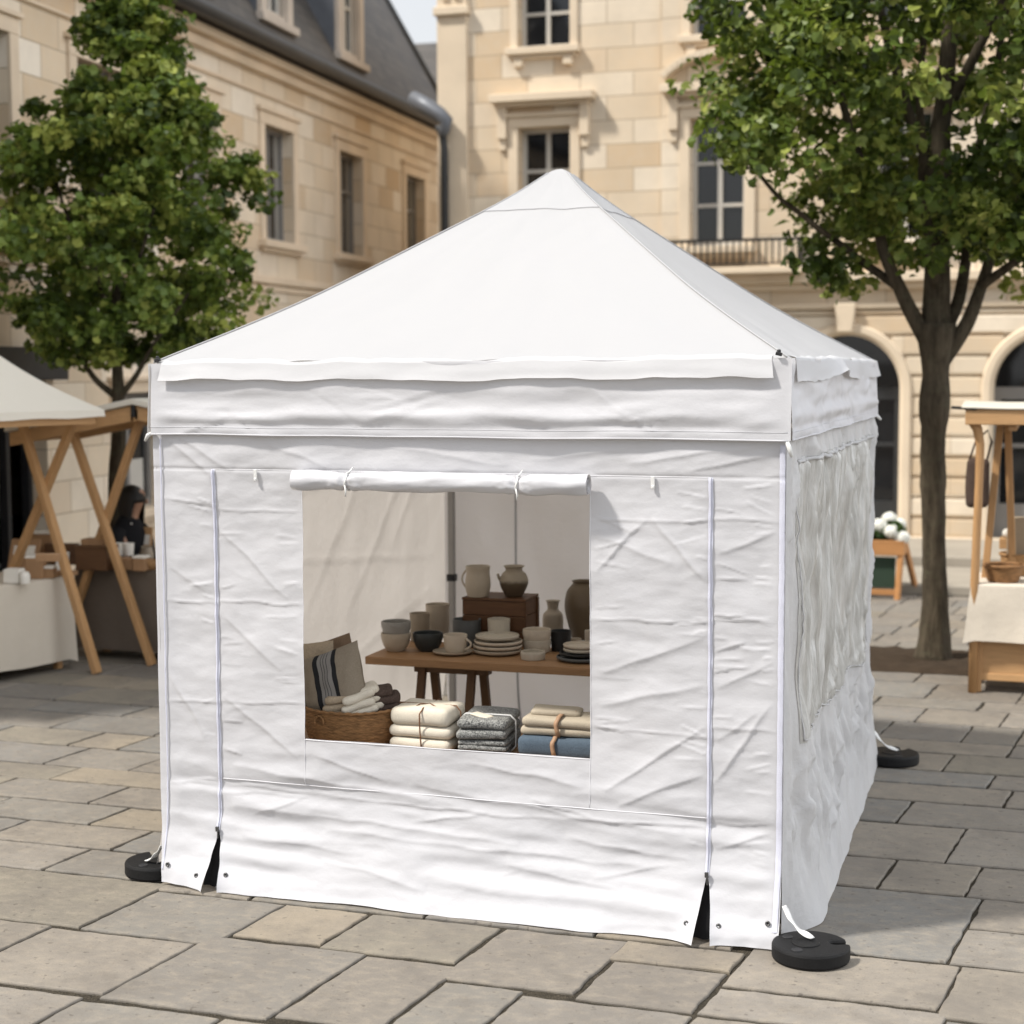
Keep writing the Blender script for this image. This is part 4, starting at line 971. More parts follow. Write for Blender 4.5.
# little cord loops at the valance corners
for k, dv in (('FL', (-.045,-.01,-.04)), ('FR', (.028,-.03,-.075)), ('BR', (.045,.0,-.03))):
    p = Vector((EC[k].x, EC[k].y, HV+.01)); m = MB(); m.tube([p+Vector((0,-.012,0)), p+Vector(dv)*.6+Vector((0,-.012,.008)), p+Vector(dv)], [.007,.010,.006], 8); m.build('cord_loop', M['strap'], TENT, smooth=True)
# guy straps down to the weights, and ballast discs
WT = [((1.54,-.15,0), .4, 'black round plastic weight disc at the front right corner of the tent'), ((-1.475,.07,0), 2.2, 'black round plastic weight disc at the front left corner of the tent'), ((1.53,3.24,0), 1.2, 'black round plastic weight disc behind the flared side skirt, farthest from camera')]
def weight(p, rz, label):
    r, h = .152, .062; out = []; n = 64; hw = .021
    a0 = math.asin(hw/r)
    for k in range(n+1):
        a = a0+(2*PI-2*a0)*k/n; out.append((r*math.cos(a), r*math.sin(a)))
    out += [(.098, -hw)]+[(.098-.021*math.sin(t), -.021*math.cos(t)) for t in np.linspace(0.2, PI-.2, 8)]+[(.098, hw)]
    m = MB(); N = len(out); V = [(x, y_, .0) for x, y_ in out]+[(x, y_, h) for x, y_ in out]
    m.add(V, [tuple(range(N))[::-1], tuple(range(N, 2*N))]+[(i, (i+1) % N, N+(i+1) % N, N+i) for i in range(N)])
    o = m.build('weight_disc', M['rubber'], None, bevel=.012, loc=p); o.rotation_euler = (0, 0, rz)
    tag(o, label, 'weight', 'ballast discs on the tent corners')
    q = MB(); q.lathe([(.0,.0635), (.034,.0635), (.044,.066), (.052,.066), (.056,.0625)], (-.02,0,0), 30); q.build('hub', M['rubber'], o, smooth=True)
    for s_ in (-1, 1): q = MB(); q.lathe([(.0,.0628), (.016,.0632), (.020,.0655), (.023,.0622)], (-.075, .075*s_, 0), 18); q.build('grip_ring', M['black_plastic'], o, smooth=True)
for w in WT: weight(*w)
for pts, hw in (([(1.42,-.06,.17), (1.45,-.085,.125), (1.49,-.11,.092), (1.545,-.135,.076)], .011), ([(-1.40,-.02,.16), (-1.43,-.01,.12), (-1.46,.0,.09), (-1.50,.01,.072)], .011), ([(1.42,3.17,.20), (1.46,3.19,.14), (1.50,3.215,.10), (1.56,3.24,.072)], .010)):
    P = np.zeros((20, 2, 3)); 
    for i in range(20):
        t = i/19*3; k = min(2, int(t)); f_ = t-k; p = Vector(pts[k]).lerp(Vector(pts[k+1]), f_); P[i, 0] = p+Vector((.5*hw, hw, .006*math.sin(i*.5))); P[i, 1] = p-Vector((.5*hw, hw, .006*math.sin(i*.5)))
    m = MB(); m.grid(P); m.build('guy_strap', M['strap'], TENT, smooth=True, solid=.003)
# black strips added behind the two hem slits, standing in for the shade inside
M['matt_black'] = plain('slit_shade_black', (.012,.012,.013), .85, .2, 30, .2, 300, .15)
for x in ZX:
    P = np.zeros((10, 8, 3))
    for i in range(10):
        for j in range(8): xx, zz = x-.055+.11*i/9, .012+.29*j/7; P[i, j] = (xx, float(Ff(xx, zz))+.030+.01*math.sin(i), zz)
    m = MB(); m.grid(P); m.build('slit_shade', M['matt_black'], FW, smooth=True)
# ================================================================== GOODS INSIDE THE TENT
M['oak'] = wood('oak_wood', (.36,.20,.095), 0, .3); M['oakd'] = wood('dark_oak_leg', (.16,.085,.04), 2, .35); M['crate'] = wood('dark_crate_wood', (.12,.055,.024), 0, .4, .5)
M['pine'] = wood('pine_wood', (.46,.265,.12), 2, .3); M['pinex'] = wood('pine_wood_along', (.48,.285,.135), 0, .3)
CR = lambda n, c, **k: ceramic(n, c, **k)
M['c_cream'] = CR('cream_stoneware', (.58,.50,.40), speck=.35); M['c_grey'] = CR('greige_stoneware', (.44,.37,.285), speck=.5); M['c_dark'] = CR('charcoal_stoneware', (.032,.036,.036), speck=.0, rough=.4)
M['c_black'] = CR('black_stoneware', (.014,.014,.014), speck=0, rough=.45); M['c_brown'] = CR('brown_stoneware', (.135,.095,.055), speck=.4); M['c_taupe'] = CR('taupe_stoneware', (.30,.245,.18), speck=.4)
M['c_slate'] = CR('slate_stoneware', (.10,.105,.105), speck=.3); M['c_jug'] = CR('two_tone_stoneware', (.33,.275,.205), speck=.4, col2=(.085,.058,.034), zsplit=.085); M['c_bowl2'] = CR('bowl_dipped_stoneware', (.30,.285,.26), speck=.5, col2=(.33,.27,.20), zsplit=.035)
M['c_white'] = CR('oatmeal_stoneware', (.52,.465,.38), speck=.7)
M['twine'] = plain('brown_twine', (.17,.085,.045), .9, .25, 60, .6, 300); M['leather'] = plain('tan_leather', (.33,.20,.12), .6, .25, 25, .3, 90)
M['t_cream'] = textile('cream_cotton', (.64,.585,.49), .1); M['t_grey'] = textile('grey_herringbone', (.085,.088,.09), .5, 150, col2=(.42,.42,.40)); M['t_beige'] = textile('beige_wool', (.42,.365,.285), .14); M['t_blue'] = textile('slate_blue_wool', (.085,.115,.15), .25, 280)
M['t_brown'] = textile('brown_linen', (.17,.115,.075), .2); M['t_sand'] = textile('sand_linen', (.36,.29,.21), .2, 180); M['t_dark'] = textile('dark_brown_knit', (.075,.052,.042), .35, 160)
def wicker(name, col, rows=95, cols=26):
    t = NT(name); co = t.coord('Object'); n = t.noise(t.coord('Object', (1,1,5)), 26, 4, .6)
    c = t.mix(t.ramp(n, [(.3, 0), (.7, 1)]), sc(col, .45), sc(col, 1.25)); return t.done(t.pbsdf(c, .7, t.bump(n, .6, .006), .3))
M['wicker'] = wicker('brown_wicker', (.26,.135,.055)); M['wickerl'] = wicker('tan_wicker', (.38,.22,.10))
def striped():
    t = NT('striped_cushion_cloth'); v = t.coord('Object'); sx = t.n('ShaderNodeSeparateXYZ'); t.l(v, sx.inputs[0]); w = t.noise(v, 300, 2, .7)
    base = t.mix(w, (.13,.105,.08), (.33,.28,.215)); x = sx.outputs[0]; out = base
    def band(a, b): return t.math('MULTIPLY', t.math('GREATER_THAN', x, a), t.math('LESS_THAN', x, b))
    for a, b, c in ((-.042,-.016,(.02,.02,.022)), (.058,.080,(.02,.02,.022)), (-.016,.058,(.22,.21,.20)), (.002,.006,(.06,.06,.06)), (.016,.020,(.07,.07,.07)), (.032,.036,(.06,.06,.06))): out = t.mix(band(a, b), out, c)
    return t.done(t.pbsdf(out, .92, t.bump(w, .5, .003), .1))
M['t_stripe'] = striped()

LZ = .62
def plank_table(name, label, x0, x1, y0, y1, z, th, mat):
    T = thing(name, label, 'table', ((x0+x1)/2, (y0+y1)/2, 0)); w, d = x1-x0, y1-y0
    m = MB(); n = max(2, int(d/.16)); pw = d/n
    for k in range(n): m.box((0, -d/2+pw*(k+.5), z-th/2), (w, pw-.003, th))
    m.build('tabletop', mat, T, bevel=.004); return T, w, d
T, w, d = plank_table('display_bench', 'low wooden display bench just inside the tent window under the folded blankets', -1.02, .95, .16, .78, LZ, .035, M['oak'])
for sx in (-1, 1):
    for sy in (-1, 1): m = MB(); m.box((sx*(w/2-.06), sy*(d/2-.06), (LZ-.035)/2), (.05, .05, LZ-.036)); m.build('leg', M['oakd'], T, bevel=.004)
m = MB(); m.box((.0, -d/2+.05, LZ-.08), (w-.18, .022, .07)); m.build('apron', M['oakd'], T)
T, w, d = plank_table('trestle_table', 'wooden trestle table crowded with stoneware pottery inside the tent', -1.02, .95, 1.43, 1.98, .80, .042, M['oak'])
for x0 in (.22, 1.42):
    xa, xb = -w/2+x0, -w/2+x0+.34; m = MB(); m.box(((xa+xb)/2, 0, .72), (.42, .07, .07)); tr_ = m.build('trestle_beam', M['oakd'], T, bevel=.004)
    for x in (xa+.03, xb-.03):
        for s_ in (-1, 1): m = MB(); m.beam((x+(s_*.022), s_*.02, .74), (x+s_*.022, s_*.20, .0), .042, .034); m.build('leg', M['oakd'], T)
def pot(name, label, cat, px, py, prof, mat, z=.80, group=None, dy=None, handle=None, n=44, inner=True, dz=0):
    """lathe pot whose base front edge is seen at px, py on the surface of height z"""
    r0 = max(r for r, h in prof[:3]); p = onz(px, py, z); p = (p[0], p[1]+(prof[0][0] if prof[0][0] > 0 else prof[1][0])*.92 if dy is None else p[1]+dy, z+dz); p = (ony(px, py, p[1])[0], p[1], p[2])
    pr = [(0, 0)]+list(prof); fine = []
    for (a, b), (c, e) in zip(pr[:-1], pr[1:]): fine += [(a+(c-a)*t, b+(e-b)*t) for t in (0, .5)]
    fine.append(pr[-1]); R, H = pr[-1]
    if inner:
        th = min(.006, R*.15); back = [(max(r-th, .004), max(h, .012)) for r, h in reversed(prof)]; fine += [(R-th*.4, H+.0015)]+back+[(0, back[-1][1])]
    m = MB(); m.lathe(fine, (0,0,0), n, fn=lambda r, zz, a: r*(1+.010*math.sin(a*2+px)+.006*math.sin(a*3+py+zz*40)))
    o = m.build(name, mat, None, smooth=True, loc=p); o['label'] = label; o['category'] = cat
    if group: o['group'] = group
    if handle:
        (ra, za, zb, out, th, ang) = handle; m = MB(); pts = []
        for k in range(15):
            a = PI*k/14; rr = ra+out*math.sin(a)**.8; zz = za+(zb-za)*k/14; pts.append((rr*math.cos(ang), rr*math.sin(ang), zz))
        m.tube(pts, [th*(1.15-.3*math.sin(PI*k/14)) for k in range(15)], 8); m.build('handle', mat, o, smooth=True)
    return o
def curve(pts, n=26):
    """smooth lathe profile through control points"""
    P = [Vector((a, b, 0)) for a, b in pts]; out = []; m = len(P)
    for i in range(m-1):
        for k in range(max(2, n//m)):
            t = k/max(2, n//m); p0, p1, p2, p3 = P[max(i-1,0)], P[i], P[i+1], P[min(i+2,m-1)]
            q = .5*((2*p1)+(p2-p0)*t+(2*p0-5*p1+4*p2-p3)*t*t+(3*p1-p0-3*p2+p3)*t**3); out.append((max(q.x, .002), max(0, q.y)))
    out.append(pts[-1]); return out
G1 = 'stoneware on the trestle table'
bowl = lambda r, h: curve([(r*.5, 0), (r*.62, .004), (r*.86, h*.35), (r, h*.75), (r, h)])
b1 = pot('bowl', 'oatmeal bowl at the left table end, lower of the stacked pair', 'bowl', 396, 652, bowl(.078, .098), M['c_grey'], group=G1)
b2 = pot('bowl', 'grey rimmed oatmeal bowl stacked inside another bowl at table end', 'bowl', 396, 652, bowl(.0785, .098), M['c_bowl2'], group=G1, dz=.062)
b2.location.y = b1.location.y; b2.location.x = b1.location.x+.002
pot('bowl', 'dark charcoal bowl between the stacked bowls and cream cup', 'bowl', 428, 652, bowl(.080, .098), M['c_dark'], group=G1)
tum = lambda r, h: curve([(r*.86, 0), (r*.9, .004), (r*.97, h*.4), (r, h*.9), (r*1.02, h)])
pot('tumbler', 'taupe brown tumbler standing behind the dark charcoal bowl', 'cup', 420, 646, tum(.056, .155), M['c_taupe'], group=G1, dy=.16)
pot('tumbler', 'tall greige tumbler, taller of the two behind the charcoal bowl', 'cup', 438, 645, tum(.068, .185), M['c_grey'], group=G1, dy=.26)
S = pot('saucer', 'greige saucer under the cream handled cup', 'saucer', 453, 656, curve([(.06,0), (.07,.003), (.100,.012), (.106,.019)]), M['c_grey'], group=G1)
c_ = pot('cup', 'cream cup with round handle standing on a saucer', 'cup', 456, 652, curve([(.040,0), (.046,.004), (.058,.03), (.063,.07), (.064,.098)]), M['c_cream'], group=G1, handle=(.055, .022, .082, .040, .006, math.radians(-10)), dz=.006)
c_.location.y = S.location.y+.005; c_.location.x = S.location.x+.012
pot('pot', 'wide charcoal pot in front of the wooden crate left corner', 'pot', 467, 648, tum(.077, .148), M['c_slate'], group=G1)
pot('jar', 'speckled oatmeal cup behind the plate stack before the crate', 'cup', 499, 650, tum(.060, .160), M['c_white'], group=G1, dy=.05)
pl_ = lambda r, h: curve([(r*.62, 0), (r*.7, .003), (r*.95, h*.5), (r, h), (r*.985, h+.004)])
pb = onz(498, 657, .80)
for k, (r, m_, lb) in enumerate(((.128,'c_grey','greige dinner plate at the bottom of the four plate stack'), (.130,'c_cream','cream dinner plate second from the bottom of the four plate stack'), (.127,'c_cream','cream plate second from the top of the four plate stack'), (.115,'c_white','speckled oatmeal top plate, smallest of the four plate stack'))):
    o = pot('plate', lb, 'plate', 498, 657, pl_(r, .022), M[m_], group='plates in the tall stack', dy=.1, dz=.0235*k); o.location.x += .003*((k*7) % 3-1)
    if k == 3: o.location.z += .004
pot('dish', 'small shallow oatmeal dish at table front edge between plate stacks', 'dish', 533, 661, curve([(.056,0), (.062,.004), (.065,.03), (.062,.042)]), M['c_white'], group=G1)
w1 = pot('bowl', 'lower straight white bowl of the pair left of the black cup', 'bowl', 537, 656, curve([(.055,0), (.066,.005), (.073,.035), (.074,.066)]), M['c_white'], group=G1, dy=.12)
w2 = pot('bowl', 'upper straight white bowl stacked on its twin beside the black cup', 'bowl', 537, 656, curve([(.055,0), (.066,.005), (.074,.035), (.075,.066)]), M['c_cream'], group=G1, dy=.12, dz=.056)
pot('tumbler', 'straight matt black tumbler right of the white bowls', 'cup', 561, 653, tum(.055, .108), M['c_black'], group=G1, dy=.07)
pot('bottle', 'slim greige bottle vase with narrow neck right of the crate', 'vase', 553, 640, curve([(.044,0), (.052,.006), (.058,.05), (.056,.115), (.036,.14), (.030,.155), (.036,.19), (.042,.196)], 34), M['c_grey'], group=G1, dy=.16)
pot('vase', 'big dark brown bellied vase at the right edge of the window', 'vase', 584, 645, curve([(.060,0), (.068,.01), (.096,.11), (.108,.19), (.096,.265), (.066,.305), (.060,.315), (.068,.325)], 34), M['c_brown'], group=G1, dy=.20)
pot('cup', 'tiny grey cup just right of the black tumbler', 'cup', 576, 650, tum(.030, .045), M['c_grey'], group=G1, dy=.10)
pot('cup', 'small cream cup at the far right behind the dark plate', 'cup', 591, 650, tum(.034, .085), M['c_cream'], group=G1, dy=.12)
for k, (r, m_, lb) in enumerate(((.128,'c_slate','wide grey plate at the bottom of the right hand plate stack'), (.112,'c_black','black plate in the middle of the right plate stack'), (.092,'c_white','oatmeal plate below the top of the right plate stack'), (.092,'c_cream','cream plate on top of the right plate stack'))):
    pot('plate', lb, 'plate', 581, 664, pl_(r, .02), M[m_], group='plates in the right stack', dy=.1, dz=.0205*k)
# crate used as a riser
p = onz(489, 646, .80); CY = p[1]+.14; CX = p[0]+.02; CH = .245
CT = thing('wooden_crate', 'dark brown wooden crate on the trestle table carrying a mug and a jug', 'crate', (CX, CY, .80))
m = MB(); W_, D_ = .355, .25
for k in range(3): m.box((0, -D_/2+.009, CH*(k+.5)/3), (W_, .018, CH/3-.003)); m.box((0, D_/2-.009, CH*(k+.5)/3), (W_, .018, CH/3-.003))
for k in range(3):
    for s_ in (-1, 1): m.box((s_*(W_/2-.009), 0, CH*(k+.5)/3), (.0175, D_-.037, CH/3-.0035))
m.build('crate_side', M['crate'], CT, bevel=.002); m = MB(); m.box((0,0,CH+.007), (W_+.006, D_+.006, .014)); m.build('lid', M['crate'], CT, bevel=.003)
m = MB()
for s_ in (-1, 1): m.box((W_/2+.004, s_*(D_/2-.02), CH/2), (.008, .03, CH-.004))
m.build('batten', M['crate'], CT)
ZC = .80+CH+.0142
pot('mug', 'tall greige mug with side handle on top of the wooden crate', 'mug', 478, 598.5, curve([(.050,0), (.058,.006), (.068,.05), (.069,.085), (.063,.13), (.067,.168)]), M['c_grey'], ZC, handle=(.058, .035, .150, .040, .0055, math.radians(172)), dy=.075)
J = pot('jug', 'round two tone brown jug beside the mug on the crate', 'jug', 514, 598.5, curve([(.040,0), (.048,.006), (.073,.055), (.079,.09), (.066,.125), (.047,.143), (.050,.160), (.060,.168)], 32), M['c_jug'], ZC, dy=.075)
m = MB(); m.tube([(-.066,-.02,.085), (-.080,-.026,.11), (-.083,-.028,.125)], [.011,.008,.006], 8); m.build('spout', M['c_jug'], J, smooth=True)

# ---- textiles on the low bench
def folded(name, w, d, h, layers, mat, parent, z0, seed, r=None):
    m = MB(); t = h/layers
    for k in range(layers):
        rr = random.Random(seed+k); b = rbox(w*(1-.03*rr.random()), d*(1-.04*rr.random()), t*1.04, min(t*.5, .03), 16, 5, .006, seed+k, 7)
        ox, oy = rr.uniform(-.006, .006), rr.uniform(-.006, .006)
        m.add([(v[0]+ox, v[1]+oy, v[2]+z0+k*t-.012*0+.006*math.sin(v[0]*9+seed)*(k/layers)) for v in b.v], b.f)
    return m.build(name, mat, parent, smooth=True)
def loop(w, d, z0, z1, ax, at_, r, seed=0, flat=None):
    """band round a stack in the plane x=at_ (ax=0) or y=at_ (ax=1)"""
    pts = []; e = .004; hw = (d if ax == 0 else w)/2+e; zl, zh = z0+.001, z1+e; c = .022; raw = []
    for (a, z) in ((-hw+c, zl), (hw-c, zl), (hw, zl+c), (hw, zh-c), (hw-c, zh), (-hw+c, zh), (-hw, zh-c), (-hw, zl+c)): raw.append((a, z))
    for i in range(len(raw)):
        p, q = raw[i], raw[(i+1) % len(raw)]
        for k in range(4): t = k/4; pts.append((p[0]+(q[0]-p[0])*t, p[1]+(q[1]-p[1])*t))
    P = [((at_+.004*math.sin(i*.7+seed), a, z) if ax == 0 else (a, at_+.004*math.sin(i*.7+seed), z)) for i, (a, z) in enumerate(pts)]
    m = MB()
    if flat:
        n = len(P); V = []; 
        for p in P:
            for s_ in (-.5, .5): V.append((p[0]+(s_*flat if ax == 0 else 0), p[1]+(s_*flat if ax == 1 else 0), p[2]))
        return m.add(V, [(2*i, 2*i+1, 2*((i+1) % n)+1, 2*((i+1) % n)) for i in range(n)])
    return m.tube(P, r, 7, closed=True)
p = onz(424, 752, LZ); B = thing('towel_bundle', 'three folded cream towels tied with brown twine beside the wicker basket', 'towels', (p[0]-.022, p[1]+.12, LZ+.002), -.03)
for k, (w, d, h) in enumerate(((.30,.24,.053), (.305,.245,.055), (.285,.235,.078))): folded('towel', w, d, h, 1, M['t_cream'], B, [0,.054,.110][k], 10+k*4)
m = loop(.31, .245, -.001, .186, 0, .012, .0034); m.v += []; lp = loop(.31, .245, -.001, .186, 1, -.01, .0032, 2); m.add(lp.v, lp.f); m.tube([(.012,-.01,.193), (.04,-.05,.196), (.06,-.06,.19)], .003, 6); m.tube([(.012,-.01,.193), (-.02,-.05,.197), (-.03,-.07,.19)], .003, 6); m.build('twine', M['twine'], B, smooth=True)
p = onz(475, 757, LZ); B = thing('blanket_bundle', 'two folded grey herringbone blankets tied with a pale cord and tag', 'blankets', (p[0]+.012, p[1]+.165, LZ+.002), .10)
folded('blanket', .225, .32, .070, 3, M['t_grey'], B, 0, 30); folded('blanket', .23, .325, .082, 2, M['t_grey'], B, .071, 40)
m = loop(.24, .335, -.001, .156, 1, -.03, .0036, 1); m.build('cord', M['strap'], B, smooth=True)
b = rbox(.10, .05, .008, .004, 8, 2, .004, 3); m = MB(); m.add([rot(.0, .06, -.45) @ Vector(v)+Vector((-.02, -.06, .157)) for v in b.v], b.f); m.build('tag', M['t_cream'], B, smooth=True)
p = onz(556, 760, LZ); bx, by_ = p[0]+.015, p[1]+.12
B = thing('blanket', 'folded slate blue blanket with leather strap under the beige one', 'blanket', (bx, by_, LZ+.002), .03); folded('folded_cloth', .40, .24, .088, 1, M['t_blue'], B, 0, 50)
m = loop(.40, .245, -.001, .090, 0, -.03, 0, 0, .019); m.build('strap', M['leather'], B, smooth=True, solid=.004)
B = thing('blanket', 'folded beige blanket with leather strap lying on the blue one', 'blanket', (bx+.0, by_+.01, LZ+.094), .05); folded('folded_cloth', .375, .225, .078, 2, M['t_beige'], B, 0, 60)
b = rbox(.22, .15, .028, .014, 10, 3, .005, 5); m = MB(); m.add([rot(0, .05, .12) @ Vector(v)+Vector((-.055, .03, .072)) for v in b.v], b.f); m.build('folded_flap', M['t_beige'], B, smooth=True)
m = loop(.38, .235, -.001, .084, 0, -.02, 0, 0, .019); m.build('strap', M['leather'], B, smooth=True, solid=.004); b = rbox(.060, .022, .008, .004, 6, 2, .002, 9); m = MB(); m.add([rot(0, -.12, .35) @ Vector(v)+Vector((.015, -.01, .088)) for v in b.v], b.f); m.build('strap_end', M['leather'], B, smooth=True)
# basket of cushions
p = onz(346, 748, LZ); bc = Vector((p[0]-.035, p[1]+.15, LZ+.002))
BK = tag(None or thing('wicker_basket', 'oval brown wicker basket full of cushions behind the window sill', 'basket', bc))
nr, na = 54, 220; prof = []
for i in range(nr+1):
    t = i/nr; prof.append((.80+.20*t**.8, .15*t))
def wv(r, z, a): return r*(1+.011*math.sin(a*46+(PI if int(z/.0068) % 2 else 0))*math.sin(z/.0068*PI)**2)
m = MB(); V = []; F = []
for (r, z) in prof:
    for k in range(na):
        a = 2*PI*k/na; q = wv(r, z, a); V.append((.250*q*math.cos(a), .155*q*math.sin(a), z+.018*abs(math.cos(a))**3*(z/.15)))
for i in range(nr):
    for k in range(na): F.append((i*na+k, i*na+(k+1) % na, (i+1)*na+(k+1) % na, (i+1)*na+k))
m.add(V, F); m.lathe([(0,.004), (.79,.004)], (0,0,0), 40, .25, .155); m.build('basket_wall', M['wicker'], BK, smooth=True, solid=.006)
m = MB(); m.tube([(.254*math.cos(a), .158*math.sin(a), .152+.018*abs(math.cos(a))**3+.002*math.sin(a*40)) for a in np.linspace(0, 2*PI, 140, endpoint=False)], .0075, 7, closed=True); m.build('rim', M['wicker'], BK, smooth=True)
m = MB(); m.tube([(-.095+.022*math.cos(a), -.15, .105+.028*math.sin(a)) for a in np.linspace(-.3, PI+.3, 16)], .005, 7); m.build('handle', M['wicker'], BK, smooth=True)
def cushion(name, label, c, w, h, th, R, mat, seed, cat='cushion', piping=None):
    n = 26; m = MB()
    for s_ in (-1, 1):
        P = np.zeros((n+1, n+1, 3))
        for i in range(n+1):
            for j in range(n+1):
                u, v = 2*i/n-1, 2*j/n-1; e = max(0, (1-abs(u)**3.2)*(1-abs(v)**3.2))**.55; pin = 1-.06*(u*u*v*v)*0-.05*(1-abs(u))*abs(v)**6-.05*(1-abs(v))*abs(u)**6
                wr = .012*float(vn(u*2.3+seed, v*2.3, 140+s_))*e
                P[i, j] = (u*w/2*pin, s_*(th/2*e+wr), v*h/2*pin)
        m.grid(P, flip=s_ < 0)
    o = m.build(name, mat, None, smooth=True, loc=c); o.rotation_euler = R; return tag(o, label, cat, 'cushions in the basket')
def cpos(px, py, dy): return Vector(ony(px, py, bc.y+dy))
cushion('cushion', 'woven cushion with black and grey stripes leaning in the basket', cpos(331, 684, -.02), .36, .31, .13, (-.28, -.36, -.12), M['t_stripe'], 1)
cushion('cushion', 'plain sand coloured cushion behind the striped one at the window edge', cpos(309, 668, .13), .26, .24, .11, (-.2, -.12, 0), M['t_sand'], 3)
cushion('cushion', 'plain brown cushion with its corner up behind the striped one', cpos(334, 666, .20), .23, .26, .10, (-.15, -.30, .1), M['t_brown'], 5)
def rolled(name, label, c, L, r, R, mat, seed, cat='throw'):
    b = MB(); h = r*.62
    for k in range(3):
        q = rbox(L*(1-.06*k), r*2*(1-.05*k), h, h*.48, 14, 6, .007, seed+k, 13); b.add([(v[0]+.008*k*((seed+k) % 3-1), v[1], v[2]+k*h*.93) for v in q.v], q.f)
    o = b.build(name, mat, None, smooth=True, loc=c); o.rotation_euler = R; return tag(o, label, cat, 'rolled throws in the basket')
rolled('rolled_throw', 'cream rolled throw at the basket front edge, lowest', bc+Vector((.005,-.062,.128)), .19, .056, (.1,-.12,.12), M['t_sand'], 71)
rolled('rolled_throw', 'pale cream rolled throw in the middle of the basket rim', bc+Vector((.075,-.055,.135)), .17, .060, (.1,-.35,.35), M['t_cream'], 75)
rolled('rolled_throw', 'dark brown knitted throw at the right end of the basket', bc+Vector((.165,.01,.15)), .13, .062, (.1,-.15,.4), M['t_dark'], 79)
rolled('rolled_throw', 'white cotton throw next to the dark brown knitted one', bc+Vector((.115,-.015,.160)), .10, .062, (.1,-.3,.5), M['t_cream'], 83)

# ================================================================== MARKET STALLS
def inv(o, v):
    c, s = math.cos(-o.rotation_euler[2]), math.sin(-o.rotation_euler[2]); x, y_, z = v[0]-o.location[0], v[1]-o.location[1], v[2]-o.location[2]
    return (x*c-y_*s, x*s+y_*c, z)
def wbuild(mb, name, mat, parent, **k):
    mb.v = [inv(parent, v) for v in mb.v]; return mb.build(name, mat, parent, **k)
M['linen'] = textile('natural_linen', (.61,.55,.465), .06, 240); M['linen_brown'] = textile('taupe_linen', (.15,.12,.095), .12, 240); M['canvas'] = fabric_white('cream_canvas', (.70,.66,.58), .15, .6, .3, (.7,.6,.45))
M['card'] = plain('kraft_card', (.30,.175,.09), .8, .2, 12, .1, 60); M['whitecard'] = plain('white_card', (.72,.69,.63), .7, .06, 12, .1, 60); M['walnut'] = wood('walnut_box', (.13,.065,.03), 0, .35)
def drape(name, label, loc, rz, x0, x1, y0, y1, zt, drop, mat, seed, cat='tablecloth', flare=.04, wave=.022):
    peri = []; st = .03
    for (a, b) in (((x0,y0),(x1,y0)), ((x1,y0),(x1,y1)), ((x1,y1),(x0,y1)), ((x0,y1),(x0,y0))):
        L = math.hypot(b[0]-a[0], b[1]-a[1]); n = max(2, int(L/st))
        for k in range(n): peri.append((a[0]+(b[0]-a[0])*k/n, a[1]+(b[1]-a[1])*k/n))
    N = len(peri); cx, cy_ = (x0+x1)/2, (y0+y1)/2; V = []; F = []
    for row, t in enumerate([-1, 0]+[.04, .1]+list(np.linspace(.2, 1, 12))):
        for i, (x, y_) in enumerate(peri):
            dx = (1 if x > x1-1e-4 else -1 if x < x0+1e-4 else 0); dy_ = (1 if y_ > y1-1e-4 else -1 if y_ < y0+1e-4 else 0)
            L = math.hypot(dx, dy_) or 1; corner = abs(dx)+abs(dy_) == 2
            if t < 0: V.append((x-dx*.02, y_-dy_*.02, zt+.002)); continue
            s_ = i*st; w = (wave*float(vn(s_*3.4+seed, t*1.1, 150))+.5*wave*float(vn(s_*8+seed, t*1.5, 151)))*t
            o_ = .010+flare*t+w+(.035*t if corner else 0); dr = drop*(1+.02*float(vn(s_*2, .5, 153))+(.04 if corner else 0))
            V.append((x+dx/L*o_, y_+dy_/L*o_, zt-(dr*t if t > .0 else .004)))
    R = len(V)//N
    for r in range(R-1):
        for i in range(N): j = (i+1) % N; F.append((r*N+i, r*N+j, (r+1)*N+j, (r+1)*N+i))
    F.append(tuple(range(N))[::-1]); m = MB(); m.add(V, F); o = m.build(name, mat, None, smooth=True, loc=loc); o.rotation_euler = (0,0,rz); tag(o, label, cat, 'cloths on the stall tables'); 
    md = o.modifiers.new('edge', 'EDGE_SPLIT'); md.split_angle = math.radians(75); return o
def simple_table(name, label, loc, rz, x0, x1, y0, y1, zt):
    T = thing(name, label, 'table', loc, rz, 'tables of the wooden stalls'); m = MB(); m.box(((x0+x1)/2, (y0+y1)/2, zt-.016), (x1-x0, y1-y0, .03)); m.build('tabletop', M['pinex'], T)
    for x in (x0+.06, x1-.06):
        for y_ in (y0+.06, y1-.06): m = MB(); m.box((x, y_, (zt-.032)/2), (.05, .05, zt-.033)); m.build('leg', M['pine'], T)
def item_box(name, label, cat, loc, size, rz, mat, lid=None, tilt=0, group=None):
    o = MB(); w, d, h = size; o.box((0,0,h/2), (w, d, h)); b = o.build(name, mat, None, bevel=.004, loc=loc); b.rotation_euler = (tilt, 0, rz); tag(b, label, cat, group)
    if lid: m = MB(); m.box((0,0,h+.008), (w+.006, d+.006, .018)); m.build('lid', lid, b, bevel=.004)
    return b
def book_lean(name, label, cat, loc, w, h, tilt, rz, mat, group):
    m = MB(); m.box((0,0,h/2), (w, .022, h)); o = m.build(name, mat, None, bevel=.003, loc=loc); o.rotation_euler = (tilt, 0, rz); m = MB(); m.box((0,-.013,h*.62), (w*.72, .004, h*.3)); m.build('cover_label', M['whitecard'], o); return tag(o, label, cat, group)
